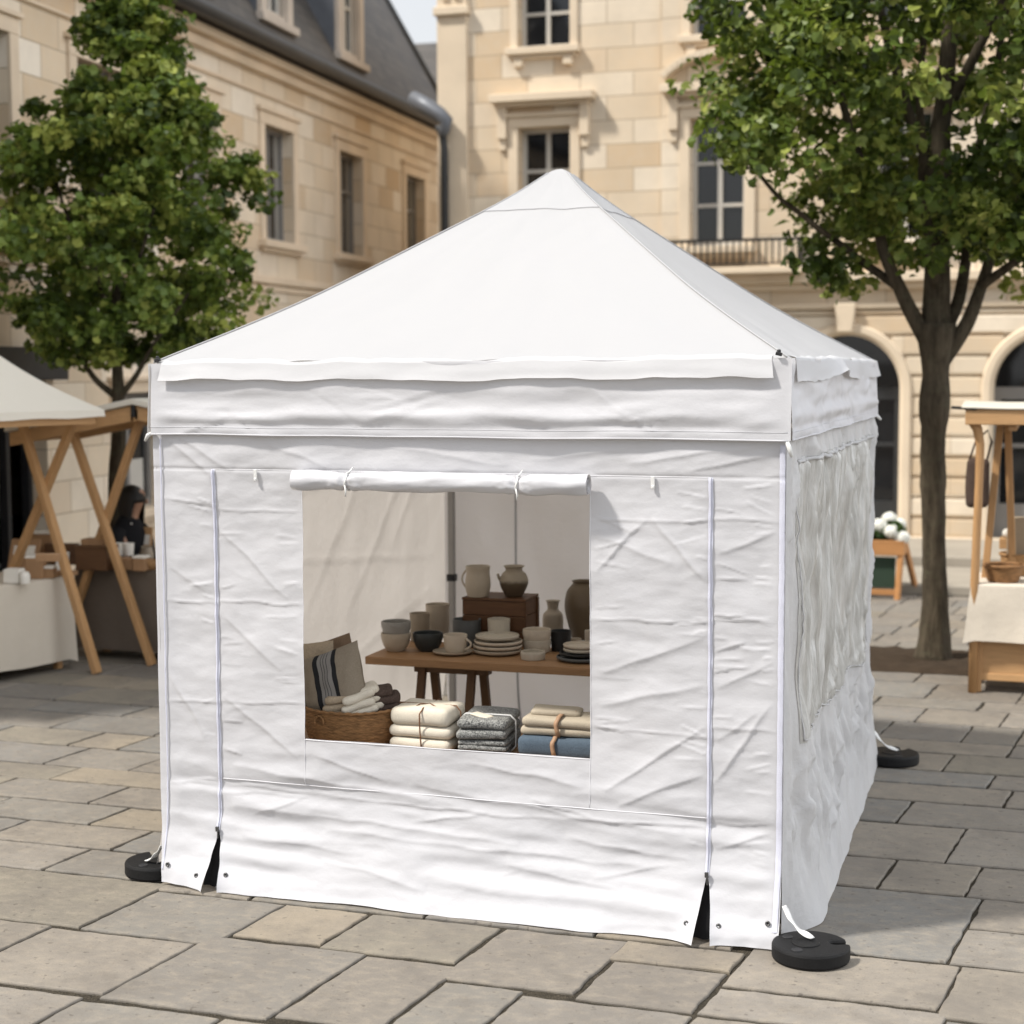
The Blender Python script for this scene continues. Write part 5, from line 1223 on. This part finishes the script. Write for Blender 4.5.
# ---- stall with cream hip canopy, far left
A1 = math.radians(-105); O1 = Vector((-4.80, 4.50, 0)); D1 = Vector((math.cos(A1), math.sin(A1), 0)); N1 = Vector((-D1.y, D1.x, 0))
loc1 = lambda x, y_, z: O1+D1*x+N1*y_+Vector((0,0,z))
ST = thing('market_stall', 'market stall with cream hipped canopy on crossed wooden legs at far left', 'market stall', O1, A1, 'wooden market stalls')
cx0, cx1, cy0, cy1, ez_, rz_ = -.02, 2.6, -1.15, .40, 2.0, 2.70
m = MB(); nu, nv = 24, 14
def cpt(q, rg_, s, t):
    a, b = q; r0, r1 = rg_; A = Vector(a).lerp(Vector(b), s); B = Vector(r0).lerp(Vector(r1), s); p = A.lerp(B, t); p.z -= .07*math.sin(PI*t)*(1-.2*t); return p
Ra, Rb = (.80,-.37,rz_), (1.8,-.37,rz_); c4 = [(cx0,cy0,ez_), (cx1,cy0,ez_), (cx1,cy1,ez_), (cx0,cy1,ez_)]
for q, r_ in (((c4[0],c4[1]),(Ra,Rb)), ((c4[1],c4[2]),(Rb,Rb)), ((c4[2],c4[3]),(Rb,Ra)), ((c4[3],c4[0]),(Ra,Ra))):
    P = np.zeros((nu+1, nv+1, 3))
    for i in range(nu+1):
        for j in range(nv+1): P[i, j] = cpt(q, r_, i/nu, j/nv)
    m.grid(P)
cp = m.build('canopy', M['canvas'], ST, smooth=True); m = MB()
for a, b in ((0,1), (1,2), (2,3), (3,0)):
    A, B = Vector(c4[a]), Vector(c4[b]); P = np.zeros((31, 3, 3))
    for i in range(31):
        for j in range(3): p = A.lerp(B, i/30); o_ = Vector((B-A)).normalized(); o_ = Vector((o_.y, -o_.x, 0)); P[i, j] = p+o_*(.004+.012*j/2)+Vector((0,0,-.055*j/2+.004*math.sin(i*.9)*j/2))
    m.grid(P)
m.build('canopy_edge', M['canvas'], cp, smooth=True)
m = MB(); zb = 1.925
for a, b in (((cx0+.06,cy1-.05),(cx1-.06,cy1-.05)), ((cx0+.06,cy0+.06),(cx1-.06,cy0+.06)), ((cx0+.06,cy0+.06),(cx0+.06,cy1-.05)), ((cx1-.06,cy0+.06),(cx1-.06,cy1-.05))): m.beam((*a, zb), (*b, zb), .05, .06)
m.build('canopy_beam', M['pinex'], ST)
def leg(parent, a, b, w=.075, h=.05, mat=None):
    m = MB(); m.beam(a, b, h, w, (0,1,0)); return wbuild(m, 'leg', mat or M['pine'], parent, bevel=.005)
leg(ST, (-4.655,4.44,1.97), (-5.64,4.44,0)); leg(ST, (-5.10,4.37,1.92), (-4.495,4.37,0))
for yy in (0, .06):
    a = loc1(2.35, .17-yy*0, 1.95); 
leg(ST, loc1(2.4,.28,1.95), loc1(2.4,-.85,0)); leg(ST, loc1(2.33,-.5,1.92), loc1(2.33,.33,0))
simple_table('stall_table', 'wooden table under the pale linen cloth of the left stall', O1, A1, .0, 2.3, -.72, -.03, .705)
drape('tablecloth', 'pale linen cloth hanging from the table of the far left stall', O1, A1, -.01, 2.31, -.73, -.02, .712, .64, M['linen'], 1.0, flare=.012, wave=.016)
gs = 'goods on the far left stall'; zt1 = .716
def at1(px, py, dz=0, back=0): p = onz(px, py, zt1+dz); return Vector((p[0], p[1]+back, zt1+dz))
item_box('kraft_box', 'kraft box with white lid on the linen cloth nearest the crossed legs', 'box', at1(32, 579, 0, .06), (.13,.12,.16), .3, M['card'], M['whitecard'], 0, gs)
item_box('small_box', 'low kraft box with white card at right end of the linen table', 'box', at1(47, 578, 0, .02), (.11,.09,.075), .2, M['card'], M['whitecard'], 0, gs)
item_box('soap_tray', 'flat brown tray at the far corner of the linen table', 'tray', at1(58, 577, 0, .10), (.16,.12,.035), .2, M['card'], None, 0, gs)
item_box('white_pot', 'square white pot at the linen table front beside the kraft boxes', 'pot', at1(12, 583, 0, .03), (.12,.11,.105), .15, M['whitecard'], None, 0, gs)
book_lean('display_board', 'tilted tan display board with pale label behind the white pot', 'board', at1(10, 572, 0, .16), .24, .26, -.5, .25, M['card'], gs)
item_box('card_box', 'tall kraft box with white top standing behind the display board', 'box', at1(12, 568, 0, .42), (.2,.12,.24), .2, M['card'], M['whitecard'], 0, gs)
item_box('stacked_box', 'small flat kraft box stacked on the tall kraft box at the back', 'box', at1(12, 568, .262, .42), (.15,.1,.05), .35, M['card'], None, 0, gs)
item_box('brown_box', 'long walnut box at the back edge of the linen table', 'box', at1(34, 570, 0, .40), (.26,.1,.17), .25, M['walnut'], None, 0, gs)
book_lean('notice_card', 'upright pale card behind the low kraft box on the linen table', 'card', at1(46, 574, 0, .22), .10, .15, -.3, .3, M['whitecard'], gs)
o = pot('white_jar', 'small white jar between the pot and the kraft box on linen', 'jar', 25, 584, curve([(.030,0), (.036,.004), (.038,.06), (.030,.075), (.031,.085)]), M['whitecard'], zt1, gs)
# ---- stall with plank roof
S2 = thing('market_stall', 'market stall with low wooden gable roof on crossed legs beside the white tent', 'market stall', (-4.4, 5.1, 0), 0, 'wooden market stalls')
y0, y1 = 4.70, 5.52
def slopes(xa, za, xb, zb_, name, mat, th, off, yy0=y0, yy1=y1):
    m = MB(); V = [(xa,yy0,za+off), (xb,yy0,zb_+off), (xb,yy1,zb_+off), (xa,yy1,za+off)]; V += [(x, y_, z+th) for x, y_, z in V]; m.add(V, [(0,3,2,1), (4,5,6,7), (0,1,5,4), (1,2,6,5), (2,3,7,6), (3,0,4,7)]); return wbuild(m, name, mat, S2, bevel=.004)
slopes(-5.46, 1.80, -4.32, 2.02, 'roof_cover', M['canvas'], .045, .012, 4.66, 5.54); slopes(-4.32, 2.02, -3.15, 1.80, 'roof_cover', M['canvas'], .045, .0125, 4.66, 5.54)
for yy in (y0, y1-.05):
    for (xa, za, xb, zb_) in ((-5.44,1.80,-4.325,2.015), (-4.315,2.015,-3.2,1.80)):
        m = MB(); V = [(xa,yy,za-.10), (xb,yy,zb_-.11), (xb,yy,zb_+.008), (xa,yy,za+.008)]; V += [(x, y_+.045, z) for x, y_, z in V]; m.add(V, [(0,1,2,3), (4,7,6,5), (0,4,5,1), (1,5,6,2), (2,6,7,3), (3,7,4,0)]); wbuild(m, 'rafter', M['pinex'], S2, bevel=.004)
for a, b, w_, h_ in (((-4.32,4.70,1.95), (-4.32,5.5,1.95), .06, .09), ((-5.38,4.745,1.76), (-5.38,5.47,1.76), .05, .06), ((-3.28,4.745,1.76), (-3.28,5.47,1.76), .05, .06)): m = MB(); m.beam(a, b, w_, h_); wbuild(m, 'purlin', M['pine'], S2)
m = MB(); m.box((-4.32, 4.688, 1.985), (.035, .02, .10)); wbuild(m, 'ridge_bracket', M['iron'], S2, bevel=.004)
leg(S2, (-4.925,4.80,1.80), (-4.272,4.80,0), .072); leg(S2, (-4.345,4.86,1.95), (-5.15,4.86,0), .072); leg(S2, (-3.35,4.80,1.85), (-4.0,4.80,0), .072); leg(S2, (-3.95,4.86,1.88), (-3.3,4.86,0), .072)
simple_table('stall_table', 'wooden table under the taupe brown cloth beside the tent', (0,0,0), 0, -5.02, -3.3, 4.96, 5.32, .715)
drape('tablecloth', 'taupe brown cloth on the table of the gable roofed stall', (0,0,0), 0, -5.03, -3.29, 4.95, 5.33, .722, .64, M['linen_brown'], 4.0, flare=.01, wave=.02)
gs = 'goods on the taupe clothed table'; zt2 = .726
def at2(px, py, back=0): p = onz(px, py, zt2); return Vector((p[0], p[1]+back, zt2))
K = item_box('wooden_chest', 'dark walnut chest at left end of the taupe clothed table', 'chest', at2(93, 570, .06), (.28,.18,.175), 0, M['walnut'], None, 0, gs); m = MB(); m.box((0,0,.184), (.29,.19,.018)); m.build('lid', M['walnut'], K, bevel=.003)
item_box('paper_bag', 'tall kraft bag with white top at back of the taupe table', 'bag', at2(121, 562, .10), (.13,.09,.30), .1, M['card'], M['whitecard'], 0, gs)
book_lean('wooden_board', 'slim tan board leaning beside the tall kraft bag', 'board', at2(138, 562, .10), .10, .28, -.25, .1, M['pinex'], gs)
for k, px in enumerate((119, 129)):
    pr = curve([(.034,0), (.038,.004), (.043,.06), (.044,.098)]); o = pot('cup', ('left white cup on the kraft box of the taupe table', 'right white cup on the kraft box of the taupe table')[k], 'cup', px, 568, pr, M['whitecard'], zt2, gs, dy=.05, dz=.094)
item_box('display_box', 'low kraft display box carrying two white cups on the taupe table', 'box', at2(124, 570, .05), (.15,.11,.092), 0, M['card'], None, 0, gs)
item_box('gift_box', 'kraft gift box with white lid at front of the taupe table', 'box', at2(139, 571, .04), (.10,.10,.10), .05, M['card'], M['whitecard'], 0, gs)
o = pot('tan_bowl', 'round tan wicker bowl at right of the taupe table by the tent', 'bowl', 152, 570, bowl(.075, .075), M['wickerl'], zt2, gs)
item_box('flat_box', 'flat kraft box lying on the walnut chest of the taupe table', 'box', at2(93, 570, .06)+Vector((0,0,.194)), (.2,.14,.05), .1, M['card'], None, 0, gs)
o = pot('round_jar', 'round tan jar behind the gift box on the taupe table', 'jar', 147, 564, curve([(.04,0), (.05,.005), (.058,.06), (.045,.12), (.048,.13)]), M['c_taupe'], zt2, gs, dy=.10)
# ---- stall at the right edge
S3 = thing('market_stall', 'pine market stall with flat canopy and slanted posts at the right edge', 'market stall', (2.7, 5.9, 0), 0, 'wooden market stalls')
m = MB(); P = np.zeros((30, 14, 3))
for i in range(30):
    for j in range(14): x, y_ = 1.76+2.3*i/29, 5.42+.95*j/13; P[i, j] = (x-.05*(i == 0)*0, y_, 2.015+.03*math.sin(PI*j/13)-.012*math.sin(PI*i/29*3)+.012*i/29)
m.grid(P); wbuild(m, 'canopy', M['canvas'], S3, smooth=True, solid=.012)
m = MB(); m.box((2.92, 5.455, 1.945), (2.27, .04, .105)); m.box((2.92, 6.33, 1.945), (2.27, .04, .105)); wbuild(m, 'fascia_board', M['pinex'], S3, bevel=.006)
m = MB(); m.beam((1.81,5.48,1.955), (1.81,6.30,1.955), .045, .10); m.beam((2.10,5.50,1.90), (2.10,6.30,1.90), .05, .10); m.beam((3.2,5.48,1.95), (3.2,6.3,1.95), .05, .10); wbuild(m, 'canopy_beam', M['pinex'], S3)
m = MB(); m.beam((1.69,5.44,2.012), (1.86,5.44,2.003), .03, .02); wbuild(m, 'ridge_peg', M['iron'], S3)
m = MB(); m.tube([(1.866,5.535,.0), (1.866,5.535,.8), (1.882,5.535,1.5), (1.885,5.525,1.75), (1.865,5.51,1.86), (1.825,5.50,1.93)], [.032,.03,.028,.030,.034,.04], 8); wbuild(m, 'leg', M['pine'], S3, smooth=True)
leg(S3, (2.005,5.90,1.90), (1.86,5.90,0), .055); leg(S3, (2.05,6.02,1.90), (2.15,6.02,0), .05); leg(S3, (3.3,5.6,1.9), (3.3,5.6,0), .055); leg(S3, (3.3,6.2,1.9), (3.3,6.2,0), .055)
CN = thing('stall_counter', 'pine counter with boarded front under the linen cloth at right', 'counter', (2.7, 5.9, 0))
m = MB(); m.box((2.72, 5.585, .235), (1.66, .025, .30)); m.box((1.895, 5.88, .235), (.025, .56, .30)); wbuild(m, 'front_board', M['pinex'], CN, bevel=.004)
m = MB(); m.box((2.72, 5.572, .11), (1.66, .02, .05)); wbuild(m, 'plinth_rail', M['pinex'], CN, bevel=.004); m = MB(); m.box((2.72, 5.87, .755), (1.72, .66, .03)); wbuild(m, 'tabletop', M['pinex'], CN)
for x in (1.89, 3.5):
    for y_ in (5.575, 6.15): m = MB(); m.box((x, y_, .37), (.065, .055, .739)); wbuild(m, 'leg', M['pine'], CN, bevel=.004)
drape('tablecloth', 'oatmeal linen cloth on the pine counter of the right stall', (0,0,0), 0, 1.85, 3.6, 5.53, 6.22, .774, .40, M['linen'], 7.0, flare=.035, wave=.018)
gs = 'goods on the right stall'; zt3 = .778
def bask(name, label, px, py, r, h, mat, dz=0, dy=None):
    pr = [(r*.78+.22*r*(k/14)**.7, h*k/14) for k in range(15)]; o = pot(name, label, 'basket', px, py, pr, mat, zt3, gs, n=60, dy=dy, dz=dz)
    m = MB(); m.tube([(r*1.0*math.cos(a), r*1.0*math.sin(a), h) for a in np.linspace(0, 2*PI, 40, endpoint=False)], .011, 7, closed=True); m.build('rim', mat, o, smooth=True); return o
bask('wicker_bowl', 'round brown wicker basket at left end of the oatmeal cloth', 1003, 583, .135, .115, M['wicker'])
bask('tan_basket', 'shallow tan basket carrying a pale tray on the right stall', 1018, 578, .13, .15, M['wickerl'], dy=.22)
t_ = onz(1012, 574, zt3); tx, ty = t_[0]+.03, t_[1]+.26
item_box('wooden_tray', 'pale wooden tray of white rolls above the tan basket', 'tray', (tx, ty, zt3+.165), (.26,.2,.075), 0, M['pinex'], None, 0, gs)
for k, (dx, dy_) in enumerate(((-.07,-.03), (.045,-.02), (-.015,.05))):
    b = rbox(.085, .075, .07, .034, 8, 6, .004, k+90); o = b.build('white_roll', M['whitecard'], None, smooth=True, loc=(tx+dx, ty+dy_, zt3+.241)); tag(o, ('round white roll at the left of the pale tray', 'round white roll at the right of the pale tray', 'round white roll at the back of the pale tray')[k], 'roll', gs)
item_box('crate', 'beige crate standing at the back of the right stall counter', 'crate', (2.24, 6.13, zt3), (.36,.1,.42), 0, M['t_sand'], None, 0, gs)
# dark bag hanging from the slanted post
m = rbox(.16, .09, .36, .04, 10, 14, .012, 4, 6); bg = m.build('shoulder_bag', M['t_dark'], None, smooth=True, loc=(1.86, 5.80, 1.28)); tag(bg, 'dark brown bag hanging from the left post of the right stall', 'bag')
m = MB(); m.tube([(-.06,0,.35), (-.02,.02,.48), (.06,.05,.56), (.09,.02,.48), (.06,0,.35)], .008, 6); m.build('bag_strap', M['t_dark'], bg, smooth=True)
# ---- planter with white flowers
PX, PY = .55, 10.30
PT = thing('planter_box', 'wooden trough planter on splayed legs with white hydrangeas before the arcade', 'planter', (PX, PY, 0))
M['green_panel'] = plain('dark_green_board', (.022,.045,.028), .7, .2, 6, .1, 40); M['pineo'] = wood('orange_pine', (.45,.22,.085), 0, .25)
m = MB(); m.box((0,-.16,.51), (.86,.025,.15)); m.box((0,.16,.51), (.86,.025,.15)); m.box((-.417,0,.51), (.025,.294,.149)); m.box((.417,0,.51), (.025,.294,.149)); m.box((0,0,.445), (.80,.29,.02)); m.build('trough', M['pineo'], PT, bevel=.005)
for sx in (-1, 1):
    for sy in (-1, 1): m = MB(); m.beam((sx*.40,sy*.13,.56), (sx*(.37 if sy < 0 else .52),sy*(.185 if sy < 0 else .30),0), .05, .04); m.build('leg', M['pineo'], PT)
m = MB(); m.box((0,-.165,.07), (.70,.025,.055)); m.build('rail', M['pineo'], PT, bevel=.004); m = MB(); m.box((0,-.10,.26), (.68,.02,.30)); m.build('panel', M['green_panel'], PT)
FLW = thing('hydrangea', 'white hydrangea flowers with green leaves filling the wooden planter', 'flowers', (PX, PY, .45))
M['leafP'] = leaf_mat('planter_leaves', (.02,.045,.012), (.035,.08,.02), (.07,.12,.03)); M['petal'] = plain('white_petals', (.80,.80,.74), .7, .05, 30, .2, 60)
rg = random.Random(2); crown('foliage', FLW, M['leafP'], [(rg.uniform(-.38,.38), rg.uniform(-.12,.12), rg.uniform(.12,.30)) for _ in range(60)], [.07]*60, 26, .05, 5)
for x, y_, z in ((.30,-.12,.22), (.40,-.10,.16), (.17,-.08,.27), (.05,-.12,.20), (.26,.05,.33), (-.1,-.08,.26), (-.28,-.1,.2), (.36,.05,.28)):
    m = MB(); r = rg.uniform(.062,.085)
    for k in range(130):
        t = math.acos(1-2*(k+.5)/130); a = k*2.39996; d = Vector((math.sin(t)*math.cos(a), math.sin(t)*math.sin(a), math.cos(t)*.85)); q = d.to_track_quat('Z', 'Y').to_matrix() @ rot(0,0,k)
        c = d*r*rg.uniform(.9, 1.05); s_ = .016; m.add([c+q @ Vector(v) for v in ((-s_,0,0), (0,-s_,.003), (s_,0,0), (0,s_,.003))], [(0,1,2,3)])
    m.build('flower_head', M['petal'], FLW, loc=(x, y_, z))

# ================================================================== SEATED STALL HOLDER (mostly hidden behind the taupe table)
M['skin'] = plain('skin', (.36,.20,.13), .5, .06, 20, .05, 90); M['clothes'] = plain('matt_black', (.012,.012,.014), .9, .2, 20, .3, 120, .15); M['hair'] = plain('dark_hair', (.010,.008,.007), .5, .3, 60, .5, 160)
pp = ony(127, 480, 5.50); HX = pp[0]
PE = thing('person', 'person with long dark hair in black clothes seated behind the taupe table', 'person', (HX, 5.50, 0), math.radians(80))
def skin(name, verts, edges, radii, mat, parent, sub=2):
    me = bpy.data.meshes.new(name); me.from_pydata(verts, edges, []); o = bpy.data.objects.new(name, me); COL.objects.link(o); o.parent = parent
    sm = o.modifiers.new('skin', 'SKIN'); sm.use_smooth_shade = True
    for i, r in enumerate(radii): me.skin_vertices[0].data[i].radius = (r, r) if not hasattr(r, '__len__') else r
    me.skin_vertices[0].data[0].use_root = True; s = o.modifiers.new('sub', 'SUBSURF'); s.levels = s.render_levels = sub; me.materials.append(mat); return o
def add_skin_layer(me):
    pass
V = [(0,0,.52), (0,.0,.70), (0,-.01,.88), (0,-.02,1.0), (.01,-.03,1.075), (.025,-.05,1.15), (.04,-.06,1.25), (.05,-.06,1.33)]
E = [(i, i+1) for i in range(7)]; Rr = [(.15,.12), (.135,.10), (.145,.105), (.10,.085), (.05,.05), (.052,.055), (.078,.088), (.060,.068)]
def chain(start, pts, rs):
    global V, E, Rr
    prev = start
    for p, r in zip(pts, rs): V.append(p); Rr.append((r, r)); E.append((prev, len(V)-1)); prev = len(V)-1
    return prev
hands = []
for s_ in (-1, 1):
    h = chain(2, [(s_*.16,-.01,.96), (s_*.20,-.04,.75), (s_*.15,-.16,.66), (s_*.09,-.21,.66), (s_*.06,-.25,.655)], [.058,.045,.036,.028,.03]); hands.append((h, s_))
    chain(0, [(s_*.10,-.06,.50), (s_*.12,-.20,.48), (s_*.12,-.22,.25), (s_*.12,-.20,.07), (s_*.12,-.27,.035)], [.085,.065,.05,.038,.035])
for h, s_ in hands:
    hx, hy, hz = V[h]
    for k in range(5):
        dx = (k-2)*.011; L = (.026,.036,.040,.036,.028)[k]
        chain(h, [(hx+dx-s_*.008, hy-.022, hz-.002), (hx+dx-s_*.014, hy-.022-L*.6, hz-.012), (hx+dx-s_*.016, hy-.022-L*.8, hz-.028)], [.009,.008,.007])
body = skin('body', V, E, [r for r in Rr], M['skin'], PE)
m = MB(); m.lathe([(.155,.46), (.165,.55), (.150,.68), (.160,.85), (.165,.94), (.135,1.02), (.088,1.085), (.07,1.10)], (0,-.005,0), 28, 1.0, .80)
for s_ in (-1, 1): m.tube([(s_*.125,-.01,.965), (s_*.175,-.02,.93), (s_*.205,-.04,.75), (s_*.155,-.16,.665)], [.075,.07,.06,.05], 12)
m.build('jacket', M['clothes'], PE, smooth=True)
m = MB()
for s_ in (-1, 1): m.tube([(s_*.09,-.02,.50), (s_*.12,-.21,.49), (s_*.12,-.235,.44), (s_*.12,-.22,.10)], [.10,.082,.075,.055], 12)
m.build('trousers', M['clothes'], PE, smooth=True)
m = MB(); nu, nv = 36, 26; P = np.zeros((nu+1, nv+1, 3))     # long hair : a cap over the skull that falls to the shoulder blades
for i in range(nu+1):
    for j in range(nv+1):
        a_ = 2*PI*i/nu; t = j/nv; back = .5+.5*math.sin(a_)            # 1 at the back of the head (+y), 0 at the face
        if t < .45: k = t/.45; r = .112*math.sin(k*PI/2); z = 1.225+.125*math.cos(k*PI/2)
        else: k = (t-.45)/.55; r = .112-.012*k; z = 1.225-k*(.02+.36*sstep(.10, .42, back))
        q = 1+.05*float(vn(a_*6, t*2.5, 171)); P[i, j] = (.030+r*.92*q*math.cos(a_), -.022+r*1.05*q*math.sin(a_), z)
m.grid(P); m.build('hair', M['hair'], PE, smooth=True)
m = MB(); m.lathe([(0,1.225), (.010,1.225), (.014,1.20), (.008,1.185)], (.135,-.085,0), 8) ; m.build('nose', M['skin'], PE, smooth=True)
SL_ = thing('stool', 'plain wooden stool under the seated stall holder', 'stool', (HX, 5.50, 0)); m = MB(); m.lathe([(0,.38), (.16,.38), (.165,.395), (.16,.41), (0,.41)], (0,0,0), 24); m.build('seat', M['pinex'], SL_)
for k in range(4): a = PI/4+k*PI/2; m = MB(); m.beam((.10*math.cos(a), .10*math.sin(a), .38), (.15*math.cos(a), .15*math.sin(a), 0), .03, .03); m.build('leg', M['pine'], SL_)
# ================================================================== CAMERA, LIGHT, SKY
cam = bpy.data.cameras.new('camera'); co = bpy.data.objects.new('camera', cam); COL.objects.link(co); scene.camera = co
right, down, fwd = [Vector(r) for r in ROWS]
Mx = Matrix((right, -down, -fwd)).transposed().to_4x4(); Mx.translation = Vector(CAM); co.matrix_world = Mx
cam.sensor_width = 36; cam.lens = F_PX/1024*36; cam.clip_start = .1; cam.clip_end = 1000
cam.dof.use_dof = True; cam.dof.focus_distance = 6.9; cam.dof.aperture_fstop = 2.1
EL = math.radians(52); az = Vector((-.83, -.56, 0)).normalized()
sd = Vector((az.x*math.cos(EL), az.y*math.cos(EL), math.sin(EL)))
sun = bpy.data.lights.new('sun', 'SUN'); so = bpy.data.objects.new('sun', sun); COL.objects.link(so)
sun.energy = 3.4; sun.angle = math.radians(5.0); sun.color = (1.0, .95, .87)
so.rotation_euler = (-sd).to_track_quat('-Z', 'Y').to_euler(); so.location = (-8, -6, 14)
w = bpy.data.worlds.new('World'); scene.world = w; w.use_nodes = True; nt = w.node_tree; nt.nodes.clear()
out = nt.nodes.new('ShaderNodeOutputWorld'); bg = nt.nodes.new('ShaderNodeBackground'); sky = nt.nodes.new('ShaderNodeTexSky')
sky.sky_type = 'NISHITA'; sky.sun_disc = False; sky.sun_elevation = EL; sky.sun_rotation = math.atan2(az.x, az.y); sky.air_density = 1.0; sky.dust_density = 3.0; sky.ozone_density = 1.0
# thin bright cloud veil over the blue
tc = nt.nodes.new('ShaderNodeTexCoord'); nz_ = nt.nodes.new('ShaderNodeTexNoise'); nz_.inputs['Scale'].default_value = 2.2; nz_.inputs['Detail'].default_value = 6
rp = nt.nodes.new('ShaderNodeValToRGB'); rp.color_ramp.elements[0].position = .30; rp.color_ramp.elements[0].color = (.45,.45,.45,1); rp.color_ramp.elements[1].position = .62; rp.color_ramp.elements[1].color = (.92,.92,.92,1)
mx = nt.nodes.new('ShaderNodeMix'); mx.data_type = 'RGBA'; mx.inputs[7].default_value = (9.6, 9.8, 10.0, 1)
# added unseen bright patch low in the sky, filling tent side and left facade
vd = nt.nodes.new('ShaderNodeVectorMath'); vd.operation = 'DOT_PRODUCT'; vd.inputs[1].default_value = (.88, .20, .40)
mr = nt.nodes.new('ShaderNodeMapRange'); mr.interpolation_type = 'SMOOTHSTEP'; mr.inputs['From Min'].default_value = .25; mr.inputs['From Max'].default_value = .95; mr.inputs['To Min'].default_value = 6.8; mr.inputs['To Max'].default_value = 21.0
cv = nt.nodes.new('ShaderNodeVectorMath'); cv.operation = 'SCALE'; cv.inputs[0].default_value = (.97, .985, 1.0)
nt.links.new(tc.outputs['Generated'], vd.inputs[0]); nt.links.new(vd.outputs['Value'], mr.inputs['Value']); nt.links.new(mr.outputs[0], cv.inputs['Scale']); nt.links.new(cv.outputs[0], mx.inputs[7])
nt.links.new(tc.outputs['Generated'], nz_.inputs['Vector']); nt.links.new(nz_.outputs['Fac'], rp.inputs[0]); nt.links.new(rp.outputs[0], mx.inputs[0]); nt.links.new(sky.outputs[0], mx.inputs[6]); nt.links.new(mx.outputs[2], bg.inputs[0])
bg.inputs[1].default_value = .089; nt.links.new(bg.outputs[0], out.inputs[0])
vs = scene.view_settings; scene.display_settings.display_device = 'sRGB'; vs.view_transform = 'Standard'; vs.look = 'None'; vs.exposure = 0.66; vs.gamma = 1; vs.use_curve_mapping = False
scene.cycles.max_bounces = 8; scene.cycles.transparent_max_bounces = 12; scene.cycles.use_denoising = True
